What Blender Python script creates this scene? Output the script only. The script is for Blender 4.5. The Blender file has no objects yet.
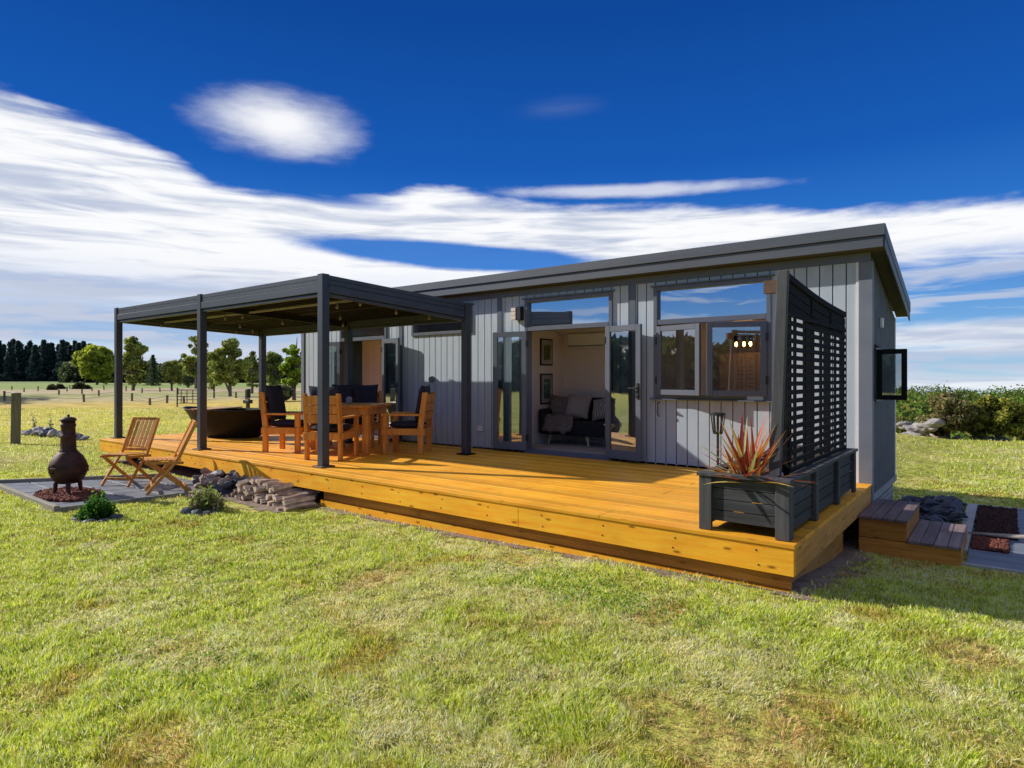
import bpy, math, random
import numpy as np
from mathutils import Matrix, Vector, Euler, noise as mnoise
random.seed(7); rng = np.random.default_rng(7)
SC = bpy.context.scene; COL = SC.collection
PI = math.pi; R_ = math.radians
D = 0.5                      # deck level
WY = 8.16                    # plane of the long wall
SUNV = Vector((-1.55, -0.60, 1.0)).normalized()

# ------------------------------------------------------------------ helpers
class MB:
    def __init__(s): s.v = []; s.f = []
    def add(s, vs, fs, M=None):
        n = len(s.v)
        for p in vs:
            p = Vector(p)
            s.v.append(tuple(M @ p) if M is not None else tuple(p))
        s.f += [tuple(n + i for i in f) for f in fs]; return s
    def box(s, x0, x1, y0, y1, z0, z1, M=None):
        v = [(x0,y0,z0),(x1,y0,z0),(x1,y1,z0),(x0,y1,z0),(x0,y0,z1),(x1,y0,z1),(x1,y1,z1),(x0,y1,z1)]
        return s.add(v, [(0,3,2,1),(4,5,6,7),(0,1,5,4),(1,2,6,5),(2,3,7,6),(3,0,4,7)], M)
    def beam(s, a, b, w, h, up=(0,0,1)):
        a = Vector(a); b = Vector(b); d = (b-a); L = d.length; d.normalize()
        up = Vector(up); sx = d.cross(up)
        if sx.length < 1e-4: sx = d.cross(Vector((0,1,0)))
        sx.normalize(); uz = sx.cross(d).normalized()
        M = Matrix(((sx.x,d.x,uz.x,a.x),(sx.y,d.y,uz.y,a.y),(sx.z,d.z,uz.z,a.z),(0,0,0,1)))
        return s.box(-w/2, w/2, 0, L, -h/2, h/2, M)
    def tube(s, pts, rad, n=8, cap=True):
        pts = [Vector(p) for p in pts]
        if not hasattr(rad, '__len__'): rad = [rad]*len(pts)
        base = len(s.v); prev = None
        for i, p in enumerate(pts):
            d = (pts[min(i+1,len(pts)-1)] - pts[max(i-1,0)]).normalized()
            if prev is None:
                a = d.cross(Vector((0,0,1)))
                if a.length < 1e-3: a = d.cross(Vector((1,0,0)))
            else: a = prev - d*prev.dot(d)
            a.normalize(); prev = a; b = d.cross(a)
            for k in range(n):
                t = 2*PI*k/n
                s.v.append(tuple(p + (a*math.cos(t)+b*math.sin(t))*rad[i]))
        for i in range(len(pts)-1):
            for k in range(n):
                k2 = (k+1) % n
                s.f.append((base+i*n+k, base+i*n+k2, base+(i+1)*n+k2, base+(i+1)*n+k))
        if cap:
            s.f.append(tuple(base+k for k in range(n))[::-1]); s.f.append(tuple(base+(len(pts)-1)*n+k for k in range(n)))
        return s
    def lathe(s, prof, n=28, M=None, sx=1, sy=1):
        vs = []; fs = []
        for r, z in prof:
            for k in range(n):
                t = 2*PI*k/n; vs.append((r*math.cos(t)*sx, r*math.sin(t)*sy, z))
        for i in range(len(prof)-1):
            for k in range(n):
                k2 = (k+1) % n; fs.append((i*n+k, i*n+k2, (i+1)*n+k2, (i+1)*n+k))
        fs.append(tuple(range(n))[::-1]); fs.append(tuple((len(prof)-1)*n+k for k in range(n)))
        return s.add(vs, fs, M)
    def prism(s, poly, z0, z1, M=None):
        n = len(poly)
        vs = [(x,y,z0) for x,y in poly]+[(x,y,z1) for x,y in poly]
        fs = [tuple(range(n))[::-1], tuple(range(n,2*n))]+[(i,(i+1)%n,n+(i+1)%n,n+i) for i in range(n)]
        return s.add(vs, fs, M)
    def pillow(s, w, h, t, M=None, n=12, puff=.55):
        vs = []; fs = []
        for side in (1,-1):
            for j in range(n+1):
                for i in range(n+1):
                    u = -1+2*i/n; v = -1+2*j/n
                    k = max(0,(1-abs(u)**4)*(1-abs(v)**4))**puff
                    pin = 1 - .08*(1-abs(u))*abs(v) 
                    vs.append((u*w/2*(1-.06*(1-v*v)*abs(u)**3), v*h/2*(1-.06*(1-u*u)*abs(v)**3), side*t/2*k))
        m = (n+1)**2
        for sd in (0,1):
            for j in range(n):
                for i in range(n):
                    a = sd*m+j*(n+1)+i
                    q = (a,a+1,a+n+2,a+n+1)
                    fs.append(q if sd==0 else q[::-1])
        return s.add(vs, fs, M)
    def xf(s, M):
        s.v = [tuple(M @ Vector(p)) for p in s.v]; return s

def rootloc(o):
    p = Vector((0,0,0))
    while o is not None: p = p + o.location; o = o.parent
    return p
def mk(name, mb, mat, parent=None, world=False, bevel=0, smooth=False, seg=1):
    me = bpy.data.meshes.new(name)
    vs = mb.v
    if world and parent is not None:
        L = rootloc(parent); vs = [(x-L.x, y-L.y, z-L.z) for x,y,z in vs]
    me.from_pydata(vs, [], mb.f); me.update()
    o = bpy.data.objects.new(name, me); COL.objects.link(o)
    if parent is not None: o.parent = parent
    me.materials.append(mat)
    if smooth:
        me.polygons.foreach_set('use_smooth', [True]*len(me.polygons))
    if bevel:
        b = o.modifiers.new('bevel','BEVEL'); b.width = bevel; b.segments = seg; b.limit_method = 'ANGLE'; b.angle_limit = R_(40)
    return o
def tag(o, label=None, cat=None, group=None, kind=None):
    if label: o['label'] = label
    if cat: o['category'] = cat
    if group: o['group'] = group
    if kind: o['kind'] = kind
    return o
def thing(name, loc, label, cat, group=None, rotz=0):
    o = bpy.data.objects.new(name, None); COL.objects.link(o)
    o.location = loc; o.rotation_euler = (0,0,rotz); o.empty_display_size = .1
    return tag(o, label, cat, group)
def recenter(o):
    """put the origin of a one-mesh thing at its base"""
    me = o.data; n = len(me.vertices); a = np.empty(n*3); me.vertices.foreach_get('co', a); a = a.reshape(-1,3)
    c = np.array([a[:,0].mean(), a[:,1].mean(), a[:,2].min()]); a -= c
    me.vertices.foreach_set('co', a.ravel()); me.update(); o.location = tuple(c); return o
def dup(o, parent=None):
    c = o.copy(); COL.objects.link(c)
    if parent is not None: c.parent = parent
    for ch in list(o.children): dup(ch, c)
    return c

# ------------------------------------------------------------------ materials
def newmat(name):
    m = bpy.data.materials.new(name); m.use_nodes = True
    nt = m.node_tree; b = nt.nodes['Principled BSDF']; return m, nt, b
def noise_node(nt, scale, detail=4, rough=.6, vec=None, stretch=None, coord='Object'):
    n = nt.nodes.new('ShaderNodeTexNoise'); n.inputs['Scale'].default_value = scale
    n.inputs['Detail'].default_value = detail; n.inputs['Roughness'].default_value = rough
    if vec is None:
        tc = nt.nodes.new('ShaderNodeTexCoord'); vec = tc.outputs[coord]
    if stretch:
        mp = nt.nodes.new('ShaderNodeMapping'); mp.inputs['Scale'].default_value = stretch
        nt.links.new(vec, mp.inputs[0]); vec = mp.outputs[0]
    nt.links.new(vec, n.inputs['Vector']); return n
def ramp(nt, fac, stops):
    r = nt.nodes.new('ShaderNodeValToRGB'); el = r.color_ramp.elements
    while len(el) < len(stops): el.new(.5)
    for e, (p, c) in zip(el, stops): e.position = p; e.color = (c[0],c[1],c[2],1)
    nt.links.new(fac, r.inputs[0]); return r
def bump(nt, b, h, strength=.3, dist=.01):
    bp = nt.nodes.new('ShaderNodeBump'); bp.inputs['Strength'].default_value = strength; bp.inputs['Distance'].default_value = dist
    nt.links.new(h, bp.inputs['Height']); nt.links.new(bp.outputs[0], b.inputs['Normal']); return bp
def M_noise(name, c1, c2, scale=6, rough=.6, stretch=None, metal=0, bs=.2, bd=.004, spec=.5, fine=60, coord='Object'):
    m, nt, b = newmat(name)
    n = noise_node(nt, scale, 6, .65, stretch=stretch, coord=coord)
    r = ramp(nt, n.outputs['Fac'], [(.3, c1), (.7, c2)])
    nt.links.new(r.outputs[0], b.inputs['Base Color'])
    b.inputs['Roughness'].default_value = rough; b.inputs['Metallic'].default_value = metal
    b.inputs['Specular IOR Level'].default_value = spec
    n2 = noise_node(nt, fine, 3, .6, stretch=stretch, coord=coord); bump(nt, b, n2.outputs['Fac'], bs, bd)
    return m
def mix(nt, a, b, fac, mode='MIX'):
    n = nt.nodes.new('ShaderNodeMix'); n.data_type = 'RGBA'; n.blend_type = mode
    for sock, val in ((n.inputs['Factor'], fac), (n.inputs[6], a), (n.inputs[7], b)):
        if isinstance(val, (int, float)): sock.default_value = val
        elif isinstance(val, tuple): sock.default_value = (*val, 1)
        else: nt.links.new(val, sock)
    return n.outputs[2]
def M_wood(name, dark, light, axis='X', board=None, knots=.5, rough=.55, var=.35, spec=.3, worldco=False):
    """long grained timber; axis = grain direction; board=(axis index, width) varies tone per board"""
    m, nt, b = newmat(name)
    tc = nt.nodes.new('ShaderNodeTexCoord'); co = tc.outputs['Object']
    st = {'X':(1,14,14),'Y':(14,1,14),'Z':(14,14,1)}[axis]
    n = noise_node(nt, 1.6, 6, .7, vec=co, stretch=st)
    n.inputs['Distortion'].default_value = .6
    r = ramp(nt, n.outputs['Fac'], [(.28, dark), (.5, tuple((a+c)/2 for a,c in zip(dark,light))), (.72, light)])
    col = r.outputs[0]
    if board:
        sp = nt.nodes.new('ShaderNodeSeparateXYZ'); nt.links.new(co, sp.inputs[0])
        dv = nt.nodes.new('ShaderNodeMath'); dv.operation = 'DIVIDE'; nt.links.new(sp.outputs[board[0]], dv.inputs[0]); dv.inputs[1].default_value = board[1]
        fl = nt.nodes.new('ShaderNodeMath'); fl.operation = 'FLOOR'; nt.links.new(dv.outputs[0], fl.inputs[0])
        wn = nt.nodes.new('ShaderNodeTexWhiteNoise'); wn.noise_dimensions = '1D'; nt.links.new(fl.outputs[0], wn.inputs['W'])
        r2 = ramp(nt, wn.outputs['Value'], [(0, (1-var,)*3), (1, (1+var*.35,)*3)])
        col = mix(nt, col, r2.outputs[0], 1.0, 'MULTIPLY')
    if knots:
        sk = nt.nodes.new('ShaderNodeSeparateXYZ'); nt.links.new(co, sk.inputs[0]); ai = 'XYZ'.index(axis); oth = [k for k in range(3) if k != ai]
        ad2 = nt.nodes.new('ShaderNodeMath'); ad2.operation = 'ADD'; nt.links.new(sk.outputs[oth[0]], ad2.inputs[0]); nt.links.new(sk.outputs[oth[1]], ad2.inputs[1])
        cbk = nt.nodes.new('ShaderNodeCombineXYZ'); nt.links.new(sk.outputs[ai], cbk.inputs[0]); nt.links.new(ad2.outputs[0], cbk.inputs[1])
        mp = nt.nodes.new('ShaderNodeMapping'); mp.inputs['Scale'].default_value = (2.0, 5.5, 1); nt.links.new(cbk.outputs[0], mp.inputs[0])
        vo = nt.nodes.new('ShaderNodeTexVoronoi'); vo.voronoi_dimensions = '2D'; vo.inputs['Scale'].default_value = 1.0; nt.links.new(mp.outputs[0], vo.inputs['Vector'])
        rk = ramp(nt, vo.outputs['Distance'], [(.03, (1,1,1)), (.09, (0,0,0))])
        sep = nt.nodes.new('ShaderNodeSeparateColor'); nt.links.new(rk.outputs[0], sep.inputs[0])
        mu = nt.nodes.new('ShaderNodeMath'); mu.operation = 'MULTIPLY'; nt.links.new(sep.outputs[0], mu.inputs[0]); mu.inputs[1].default_value = knots
        col = mix(nt, col, tuple(x*.3 for x in dark), mu.outputs[0])
    # weather blotches
    nb = noise_node(nt, 1.1, 4, .6, vec=co)
    rb = ramp(nt, nb.outputs['Fac'], [(.35, (.86,.82,.76)), (.65, (1.12,1.12,1.08))])
    col = mix(nt, col, rb.outputs[0], .8, 'MULTIPLY')
    nt.links.new(col, b.inputs['Base Color'])
    b.inputs['Roughness'].default_value = rough; b.inputs['Specular IOR Level'].default_value = spec
    bump(nt, b, n.outputs['Fac'], .35, .004)
    return m

M = {}
M['deck'] = M_wood('stained_pine_decking', (.93,.32,.012), (1.0,.57,.05), 'X', (1,.145), .5, .5, .26, .25)
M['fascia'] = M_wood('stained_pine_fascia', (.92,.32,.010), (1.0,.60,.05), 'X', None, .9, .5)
M['fasciaY_shade'] = M_wood('shade_darkened_pine_side', (.52,.22,.04), (.84,.42,.10), 'Y', None, .75, .55)  # darker pine copy for deck sides, their shade put into the colour
M['step'] = M_wood('step_timber', (.48,.17,.025), (.84,.38,.07), 'X', (2,.19), .5, .6)
M['steptop'] = M_wood('weathered_step_board', (.16,.115,.12), (.33,.25,.24), 'Y', (0,.1), 0, .7)
M['chair'] = M_wood('oiled_chair_timber', (.50,.17,.025), (1.0,.46,.09), 'Z', None, .3, .45)
M['fold'] = M_wood('folding_chair_teak', (.58,.22,.035), (.95,.45,.10), 'Z', (0,.06), .1, .5)
M['grey'] = M_wood('charcoal_stained_timber', (.030,.033,.040), (.075,.08,.09), 'X', (2,.11), 0, .75, .3)
M['greyZ'] = M_wood('charcoal_stained_post', (.045,.047,.055), (.10,.10,.11), 'Z', None, 0, .75)
M['black'] = M_noise('black_stained_lattice', (.006,.006,.008), (.014,.014,.017), 14, .8, bs=.3, spec=.12)
M['steel'] = M_noise('charcoal_powdercoat', (.034,.044,.062), (.050,.062,.084), 3, .42, bs=.05)
M['steel_dark'] = M_noise('dark_louvre_metal', (.010,.009,.009), (.018,.016,.015), 4, .6, bs=.05, spec=.15)
M['clad'] = M_noise('light_grey_cladding', (.40,.475,.54), (.49,.555,.62), 2.2, .6, stretch=(3,1,.6), bs=.12, fine=90)
M['backing'] = M_noise('dark_groove_backing', (.03,.032,.036), (.05,.052,.056), 3, .8)
M['trim'] = M_noise('slate_grey_joinery', (.11,.125,.16), (.13,.145,.18), 3, .4, bs=.04)
M['corner'] = M_noise('mid_grey_corner_board', (.14,.16,.20), (.19,.21,.25), 3, .55, bs=.1)
M['roof'] = M_noise('charcoal_roof_metal', (.075,.088,.11), (.105,.118,.14), 2, .5, stretch=(.4,6,6), bs=.08)
M['soffit'] = M_noise('olive_soffit', (.06,.055,.03), (.09,.08,.04), 3, .7)
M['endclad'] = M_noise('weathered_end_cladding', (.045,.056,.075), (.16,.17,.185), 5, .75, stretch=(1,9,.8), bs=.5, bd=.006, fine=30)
M['skirt'] = M_noise('pale_grey_skirting', (.33,.32,.29), (.44,.43,.39), 4, .7)
M['inner'] = M_noise('pinkish_white_lining', (.84,.74,.67), (.90,.80,.73), 3, .8, bs=.03)
M['innerline'] = M_noise('blush_panel_lining', (.88,.62,.50), (.94,.68,.56), 3, .8, stretch=(1,1,1), bs=.03)
M['floor_in'] = M_noise('whitewashed_floor', (.48,.45,.43), (.6,.57,.54), 3, .5, stretch=(.6,5,5))
M['sofa'] = M_noise('black_upholstery', (.010,.010,.013), (.022,.022,.027), 30, .9)
M['cush_grey'] = M_noise('silver_cushion_cloth', (.30,.27,.26), (.42,.38,.36), 24, .9)
M['throw'] = M_noise('mauve_fur', (.16,.12,.11), (.42,.34,.31), 26, 1, bs=1, bd=.03, fine=70)
M['legwood'] = M_noise('pale_sofa_leg', (.6,.42,.24), (.7,.5,.3), 8, .5)
M['pad'] = M_noise('navy_pad_cloth', (.018,.017,.032), (.038,.034,.055), 20, .9, bs=.3)
M['white'] = M_noise('white_plastic', (.72,.72,.72), (.82,.82,.82), 3, .4, bs=.02)
M['lampglass'] = M_noise('frosted_lamp_glass', (.80,.66,.55), (.86,.74,.62), 3, .3)
M['iron'] = M_noise('rusty_cast_iron', (.018,.012,.012), (.12,.038,.026), 7, .6, metal=.3, bs=.4, fine=40)
M['tub'] = M_noise('black_stone_tub', (.007,.007,.008), (.018,.014,.013), 8, .5, bs=.1, spec=.2)
M['rust'] = M_noise('rusty_tub_edge', (.16,.05,.02), (.05,.02,.012), 9, .6)
M['tray'] = M_wood('tub_tray_timber', (.5,.3,.14), (.75,.5,.27), 'X', None, .1)
M['slab'] = M_noise('slate_blue_paver', (.13,.145,.17), (.24,.255,.28), 2.5, .6, stretch=(1,3,1), bs=.4, fine=25)
M['pathboard'] = M_noise('blue_grey_path_board', (.12,.14,.175), (.22,.245,.29), 3, .6, stretch=(.5,6,1), bs=.4, fine=25)
M['concrete'] = M_noise('pale_concrete_edging', (.36,.36,.34), (.5,.5,.47), 5, .8)
M['edging'] = M_noise('grey_timber_edging', (.20,.18,.14), (.36,.32,.25), 5, .8, stretch=(1,4,4))
M['scoria'] = M_noise('red_scoria', (.09,.022,.016), (.26,.08,.05), 20, .9, bs=.8, bd=.02, fine=50)
M['darkscoria'] = M_noise('dark_red_scoria', (.03,.010,.009), (.09,.028,.02), 20, .9, bs=.8, bd=.02, fine=50)
M['slate'] = M_noise('dark_slate_rock', (.028,.030,.040), (.10,.10,.125), 5, .55, bs=.5, fine=18)
M['rock'] = M_noise('brown_field_rock', (.16,.09,.065), (.56,.44,.37), 5, .85, bs=.6, fine=16)
M['palerock'] = M_noise('pale_grey_rock', (.20,.18,.175), (.46,.42,.39), 3, .85, bs=.6, fine=10)
M['pinkrock'] = M_noise('pink_white_pebble', (.50,.30,.28), (.8,.68,.66), 6, .8)
M['orangerock'] = M_noise('orange_rock', (.45,.18,.07), (.6,.3,.14), 3, .85)
M['log_end'] = M_noise('split_log', (.30,.20,.13), (.80,.66,.52), 7, .85, stretch=(1,6,6), bs=.7, fine=24)
M['log_dark'] = M_noise('bark_log', (.14,.09,.065), (.50,.36,.27), 7, .9, stretch=(1,6,6), bs=.7, fine=24)
M['oldpost'] = M_noise('weathered_round_post', (.10,.085,.05), (.24,.20,.13), 4, .85, stretch=(6,6,.6), bs=.6, fine=20)
M['bark'] = M_noise('tree_bark', (.07,.05,.04), (.20,.16,.13), 5, .9, stretch=(5,5,.8), bs=.6, fine=14)
M['dirt'] = M_noise('bare_earth', (.16,.105,.075), (.36,.27,.20), 5, .95, bs=.8, bd=.03, fine=20)
M['brown'] = M_noise('brown_bracket', (.10,.05,.03), (.16,.09,.05), 8, .6)
M['wire'] = M_noise('fence_wire', (.10,.10,.10), (.2,.2,.2), 3, .5)
M['driftwood'] = M_noise('driftwood', (.35,.30,.24), (.6,.53,.44), 7, .85, stretch=(1,6,6))
M['soil'] = M_noise('planter_soil', (.02,.015,.012), (.07,.05,.04), 14, .95, bs=.8, bd=.02)
M['greybox'] = M_noise('black_torch_metal', (.012,.014,.014), (.03,.034,.032), 12, .4)
M['joint'] = M_noise('deep_shadow_timber', (.10,.045,.012), (.2,.10,.03), 6, .8)

def M_glass(name, tint=(.86,.92,.92), refl=.28, refl_tint=(.9,.95,1)):
    m, nt, b = newmat(name); nt.nodes.remove(b); out = nt.nodes['Material Output']
    tr = nt.nodes.new('ShaderNodeBsdfTransparent'); tr.inputs[0].default_value = (*tint,1)
    gl = nt.nodes.new('ShaderNodeBsdfGlossy'); gl.inputs['Roughness'].default_value = .012; gl.inputs[0].default_value = (*refl_tint,1)
    fr = nt.nodes.new('ShaderNodeFresnel'); fr.inputs[0].default_value = 1.55
    mr = nt.nodes.new('ShaderNodeMapRange'); mr.inputs['From Min'].default_value = 0; mr.inputs['From Max'].default_value = 1
    mr.inputs['To Min'].default_value = refl; mr.inputs['To Max'].default_value = 1
    nt.links.new(fr.outputs[0], mr.inputs[0])
    n = noise_node(nt, 1.2, 2, .5); bp = nt.nodes.new('ShaderNodeBump'); bp.inputs['Strength'].default_value = .06; bp.inputs['Distance'].default_value = .02
    nt.links.new(n.outputs['Fac'], bp.inputs['Height']); nt.links.new(bp.outputs[0], gl.inputs['Normal'])
    mx = nt.nodes.new('ShaderNodeMixShader'); nt.links.new(mr.outputs[0], mx.inputs[0])
    nt.links.new(tr.outputs[0], mx.inputs[1]); nt.links.new(gl.outputs[0], mx.inputs[2]); nt.links.new(mx.outputs[0], out.inputs[0])
    return m
M['glass'] = M_glass('door_glass', (.62,.70,.72), refl=.42)
M['glass_win'] = M_glass('window_glass', (.55,.60,.62), .42)
M['glass_top'] = M_glass('transom_glass', (.40,.45,.50), .62, (.85,.93,1))
m, nt, b = newmat('lit_bulb'); b.inputs['Emission Color'].default_value = (1,.50,.14,1); b.inputs['Emission Strength'].default_value = 26
n = noise_node(nt, 40, 2); rr = ramp(nt, n.outputs['Fac'], [(.3,(.9,.6,.3)),(.7,(1,.8,.5))]); nt.links.new(rr.outputs[0], b.inputs['Base Color']); M['bulb'] = m
M['bulbclear'] = M_noise('clear_festoon_bulb', (.16,.15,.13), (.3,.28,.24), 8, .15)

def M_leaf(name, rough=.6, trans=.35):
    """foliage: colour from the per-leaf attribute"""
    m, nt, b = newmat(name); out = nt.nodes['Material Output']
    at = nt.nodes.new('ShaderNodeAttribute'); at.attribute_name = 'Col'
    n = noise_node(nt, 30, 2); r = ramp(nt, n.outputs['Fac'], [(.3,(.85,.85,.85)),(.7,(1.1,1.1,1.1))])
    c = mix(nt, at.outputs['Color'], r.outputs[0], 1., 'MULTIPLY')
    nt.links.new(c, b.inputs['Base Color']); b.inputs['Roughness'].default_value = rough; b.inputs['Specular IOR Level'].default_value = .25
    tl = nt.nodes.new('ShaderNodeBsdfTranslucent'); nt.links.new(c, tl.inputs[0])
    mx = nt.nodes.new('ShaderNodeMixShader'); mx.inputs[0].default_value = trans
    nt.links.new(b.outputs[0], mx.inputs[1]); nt.links.new(tl.outputs[0], mx.inputs[2]); nt.links.new(mx.outputs[0], out.inputs[0])
    return m
M['leaf'] = M_leaf('leaves', .6, .45); M['blade'] = M_leaf('grass_blades', .5, .45); M['flax'] = M_leaf('flax_leaves', .4, .3)

def np_mesh(name, verts, faces_n, mat, colors=None, smooth=False):
    """verts (N,3); faces_n (F,k) uniform k; colors (N,3) per vertex"""
    me = bpy.data.meshes.new(name); F, k = faces_n.shape
    me.vertices.add(len(verts)); me.vertices.foreach_set('co', verts.astype(np.float32).ravel())
    me.loops.add(F*k); me.loops.foreach_set('vertex_index', faces_n.astype(np.int32).ravel())
    me.polygons.add(F); me.polygons.foreach_set('loop_start', np.arange(0, F*k, k, dtype=np.int32))
    me.polygons.foreach_set('loop_total', np.full(F, k, dtype=np.int32))
    if smooth: me.polygons.foreach_set('use_smooth', np.ones(F, dtype=bool))
    me.update(calc_edges=True)
    if colors is not None:
        ca = me.color_attributes.new('Col', 'FLOAT_COLOR', 'POINT')
        c4 = np.ones((len(verts),4), np.float32); c4[:,:3] = colors; ca.data.foreach_set('color', c4.ravel())
    me.materials.append(mat); return me
def np_obj(name, me, parent=None, loc=None):
    o = bpy.data.objects.new(name, me); COL.objects.link(o)
    if parent is not None: o.parent = parent
    if loc is not None: o.location = loc
    return o

# ------------------------------------------------------------------ ground shape
def vnoise(x, y, s, seed=0):
    x = np.asarray(x, float)/s + 37.3*seed; y = np.asarray(y, float)/s - 19.1*seed
    xi = np.floor(x); yi = np.floor(y); fx = x-xi; fy = y-yi
    fx = fx*fx*(3-2*fx); fy = fy*fy*(3-2*fy)
    def h(a, b):
        t = np.sin(a*127.1+b*311.7+seed*74.7)*43758.5453; return t-np.floor(t)
    return (h(xi,yi)*(1-fx)+h(xi+1,yi)*fx)*(1-fy)+(h(xi,yi+1)*(1-fx)+h(xi+1,yi+1)*fx)*fy
def fbm(x, y, s, seed=0, o=4):
    t = 0; a = .5; n = 0
    for i in range(o):
        t = t + a*vnoise(x, y, s/2**i, seed+i); n += a; a *= .5
    return t/n
def sg(t): return 1/(1+np.exp(-np.clip(t,-40,40)))
def gz(x, y):
    x = np.asarray(x, float); y = np.asarray(y, float)
    z = .05 + .10*np.exp(-((x+.9)**2/5+(y-4)**2/3.5)) - .14*sg((x+1.9)/.25)*sg((y-6.0)/.35)
    rough = np.clip((np.hypot(x,y)-2)/6,.2,1)
    z = z + .03*(fbm(x,y,2.2,3)-.5)*(1-sg((x+1.9)/.3)*sg((y-5.5)/.4))
    side = sg((x+.6*y+1)/3)
    drop = side*np.clip((y-22.5-.25*x)/14,0,1)
    z = z - 7.5*drop*drop*(3-2*drop) - .05*np.clip(y-60,0,None)*side
    return z
def gzf(x, y): return float(gz(x, y))

def grid_axis(a, b, dense, n0, growth=1.22):
    """coordinates dense around [dense], growing outward to a and b"""
    c = list(np.linspace(dense[0], dense[1], n0)); st = c[1]-c[0]
    s = st; t = dense[1]
    while t < b: s *= growth; t += s; c.append(t)
    s = st; t = dense[0]
    while t > a: s *= growth; t -= s; c.insert(0, t)
    return np.array(c)
gx = grid_axis(-1500, 1500, (-16, 4), 161, 1.12); gy = grid_axis(-1500, 1500, (-1, 26), 217, 1.12)
X, Y = np.meshgrid(gx, gy); Z = gz(X, Y)
vv = np.stack([X.ravel(), Y.ravel(), Z.ravel()], 1); nx = len(gx); ny = len(gy)
ii, jj = np.meshgrid(np.arange(nx-1), np.arange(ny-1)); a = (jj*nx+ii).ravel()
ff = np.stack([a, a+1, a+1+nx, a+nx], 1)
m, nt, b = newmat('lawn_and_field')
tc = nt.nodes.new('ShaderNodeTexCoord'); co = tc.outputs['Object']
n1 = noise_node(nt, .55, 6, .7, vec=co); n2 = noise_node(nt, 9, 5, .7, vec=co); n3 = noise_node(nt, .035, 5, .65, vec=co, stretch=(1,1,1))
lawn = ramp(nt, n1.outputs['Fac'], [(.30,(.30,.36,.04)),(.48,(.46,.46,.09)),(.62,(.60,.52,.18)),(.75,(.54,.40,.22))])
finer = ramp(nt, n2.outputs['Fac'], [(.36,(.10,.11,.08)),(.56,(1.1,1.1,1.05))])
lawnc = mix(nt, lawn.outputs[0], finer.outputs[0], .9, 'MULTIPLY')
# far fields: bands by distance along the view of the paddocks
dt = nt.nodes.new('ShaderNodeVectorMath'); dt.operation = 'DOT_PRODUCT'; nt.links.new(co, dt.inputs[0]); dt.inputs[1].default_value = (-.9,.42,0)
ad = nt.nodes.new('ShaderNodeMath'); ad.operation = 'MULTIPLY_ADD'; nt.links.new(n3.outputs['Fac'], ad.inputs[0]); ad.inputs[1].default_value = 26; nt.links.new(dt.outputs['Value'], ad.inputs[2])
mr = nt.nodes.new('ShaderNodeMapRange'); mr.inputs['From Min'].default_value = 13; mr.inputs['From Max'].default_value = 313; nt.links.new(ad.outputs[0], mr.inputs[0])
fld = ramp(nt, mr.outputs[0], [(0,(.52,.62,.05)),(.04,(.62,.64,.07)),(.09,(.72,.60,.12)),(.16,(.74,.54,.16)),(.19,(.60,.50,.28)),(.24,(.44,.44,.18)),(.28,(.62,.50,.32)),(.36,(.58,.46,.30)),(.40,(.34,.42,.14)),(.7,(.36,.44,.16)),(.9,(.30,.36,.16))])
n4 = noise_node(nt, .7, 8, .8, vec=co); f4 = ramp(nt, n4.outputs['Fac'], [(.36,(.42,.50,.40)),(.62,(1.2,1.15,1.1))])
fldc = mix(nt, fld.outputs[0], f4.outputs[0], .9, 'MULTIPLY')
ms = nt.nodes.new('ShaderNodeMapRange'); ms.inputs['From Min'].default_value = 15; ms.inputs['From Max'].default_value = 26; nt.links.new(dt.outputs['Value'], ms.inputs[0])
col = mix(nt, lawnc, fldc, ms.outputs[0])
nt.links.new(col, b.inputs['Base Color']); b.inputs['Roughness'].default_value = .95; b.inputs['Specular IOR Level'].default_value = .1
bump(nt, b, n2.outputs['Fac'], .6, .04); M['lawn'] = m
me = np_mesh('lawn', vv, ff, m, smooth=True); lawn_o = tag(np_obj('lawn', me), kind='structure')

# ------------------------------------------------------------------ grass blades (stuff)
PATIO = [(-12.35,2.72),(-9.2,2.68),(-8.95,4.78),(-10.9,4.78)]
def inpoly(x, y, poly):
    c = np.zeros(x.shape, bool); n = len(poly)
    for i in range(n):
        x1,y1 = poly[i]; x2,y2 = poly[(i+1)%n]
        k = ((y1>y) != (y2>y)) & (x < (x2-x1)*(y-y1)/(y2-y1+1e-12)+x1); c ^= k
    return c
FW = np.array([-math.sin(R_(38)), math.cos(R_(38))]); RT = np.array([math.cos(R_(38)), math.sin(R_(38))])
def blocked(x, y):
    k = (x>-14.15)&(x<-1.18)&(y>4.92)&(y<8.3)
    k |= (x>-12.5)&(x<-1.15)&(y>8.1)&(y<10.3)
    k |= inpoly(x, y, PATIO)
    k |= (x>-.42)&(x<3.2)&(y>7.36)&(y<10.85)
    k |= (x>-1.3)&(x<-.1)&(y>7.25)&(y<8.6)
    k |= (x>-1.25)&(x<-.3)&(y>8.4)&(y<10.45)
    k |= ((x+7.95)/1.25)**2+((y-4.55)/.50)**2 < 1
    k |= ((x+8.42)/.26)**2+((y-2.85)/.2)**2 < 1
    return k
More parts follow.
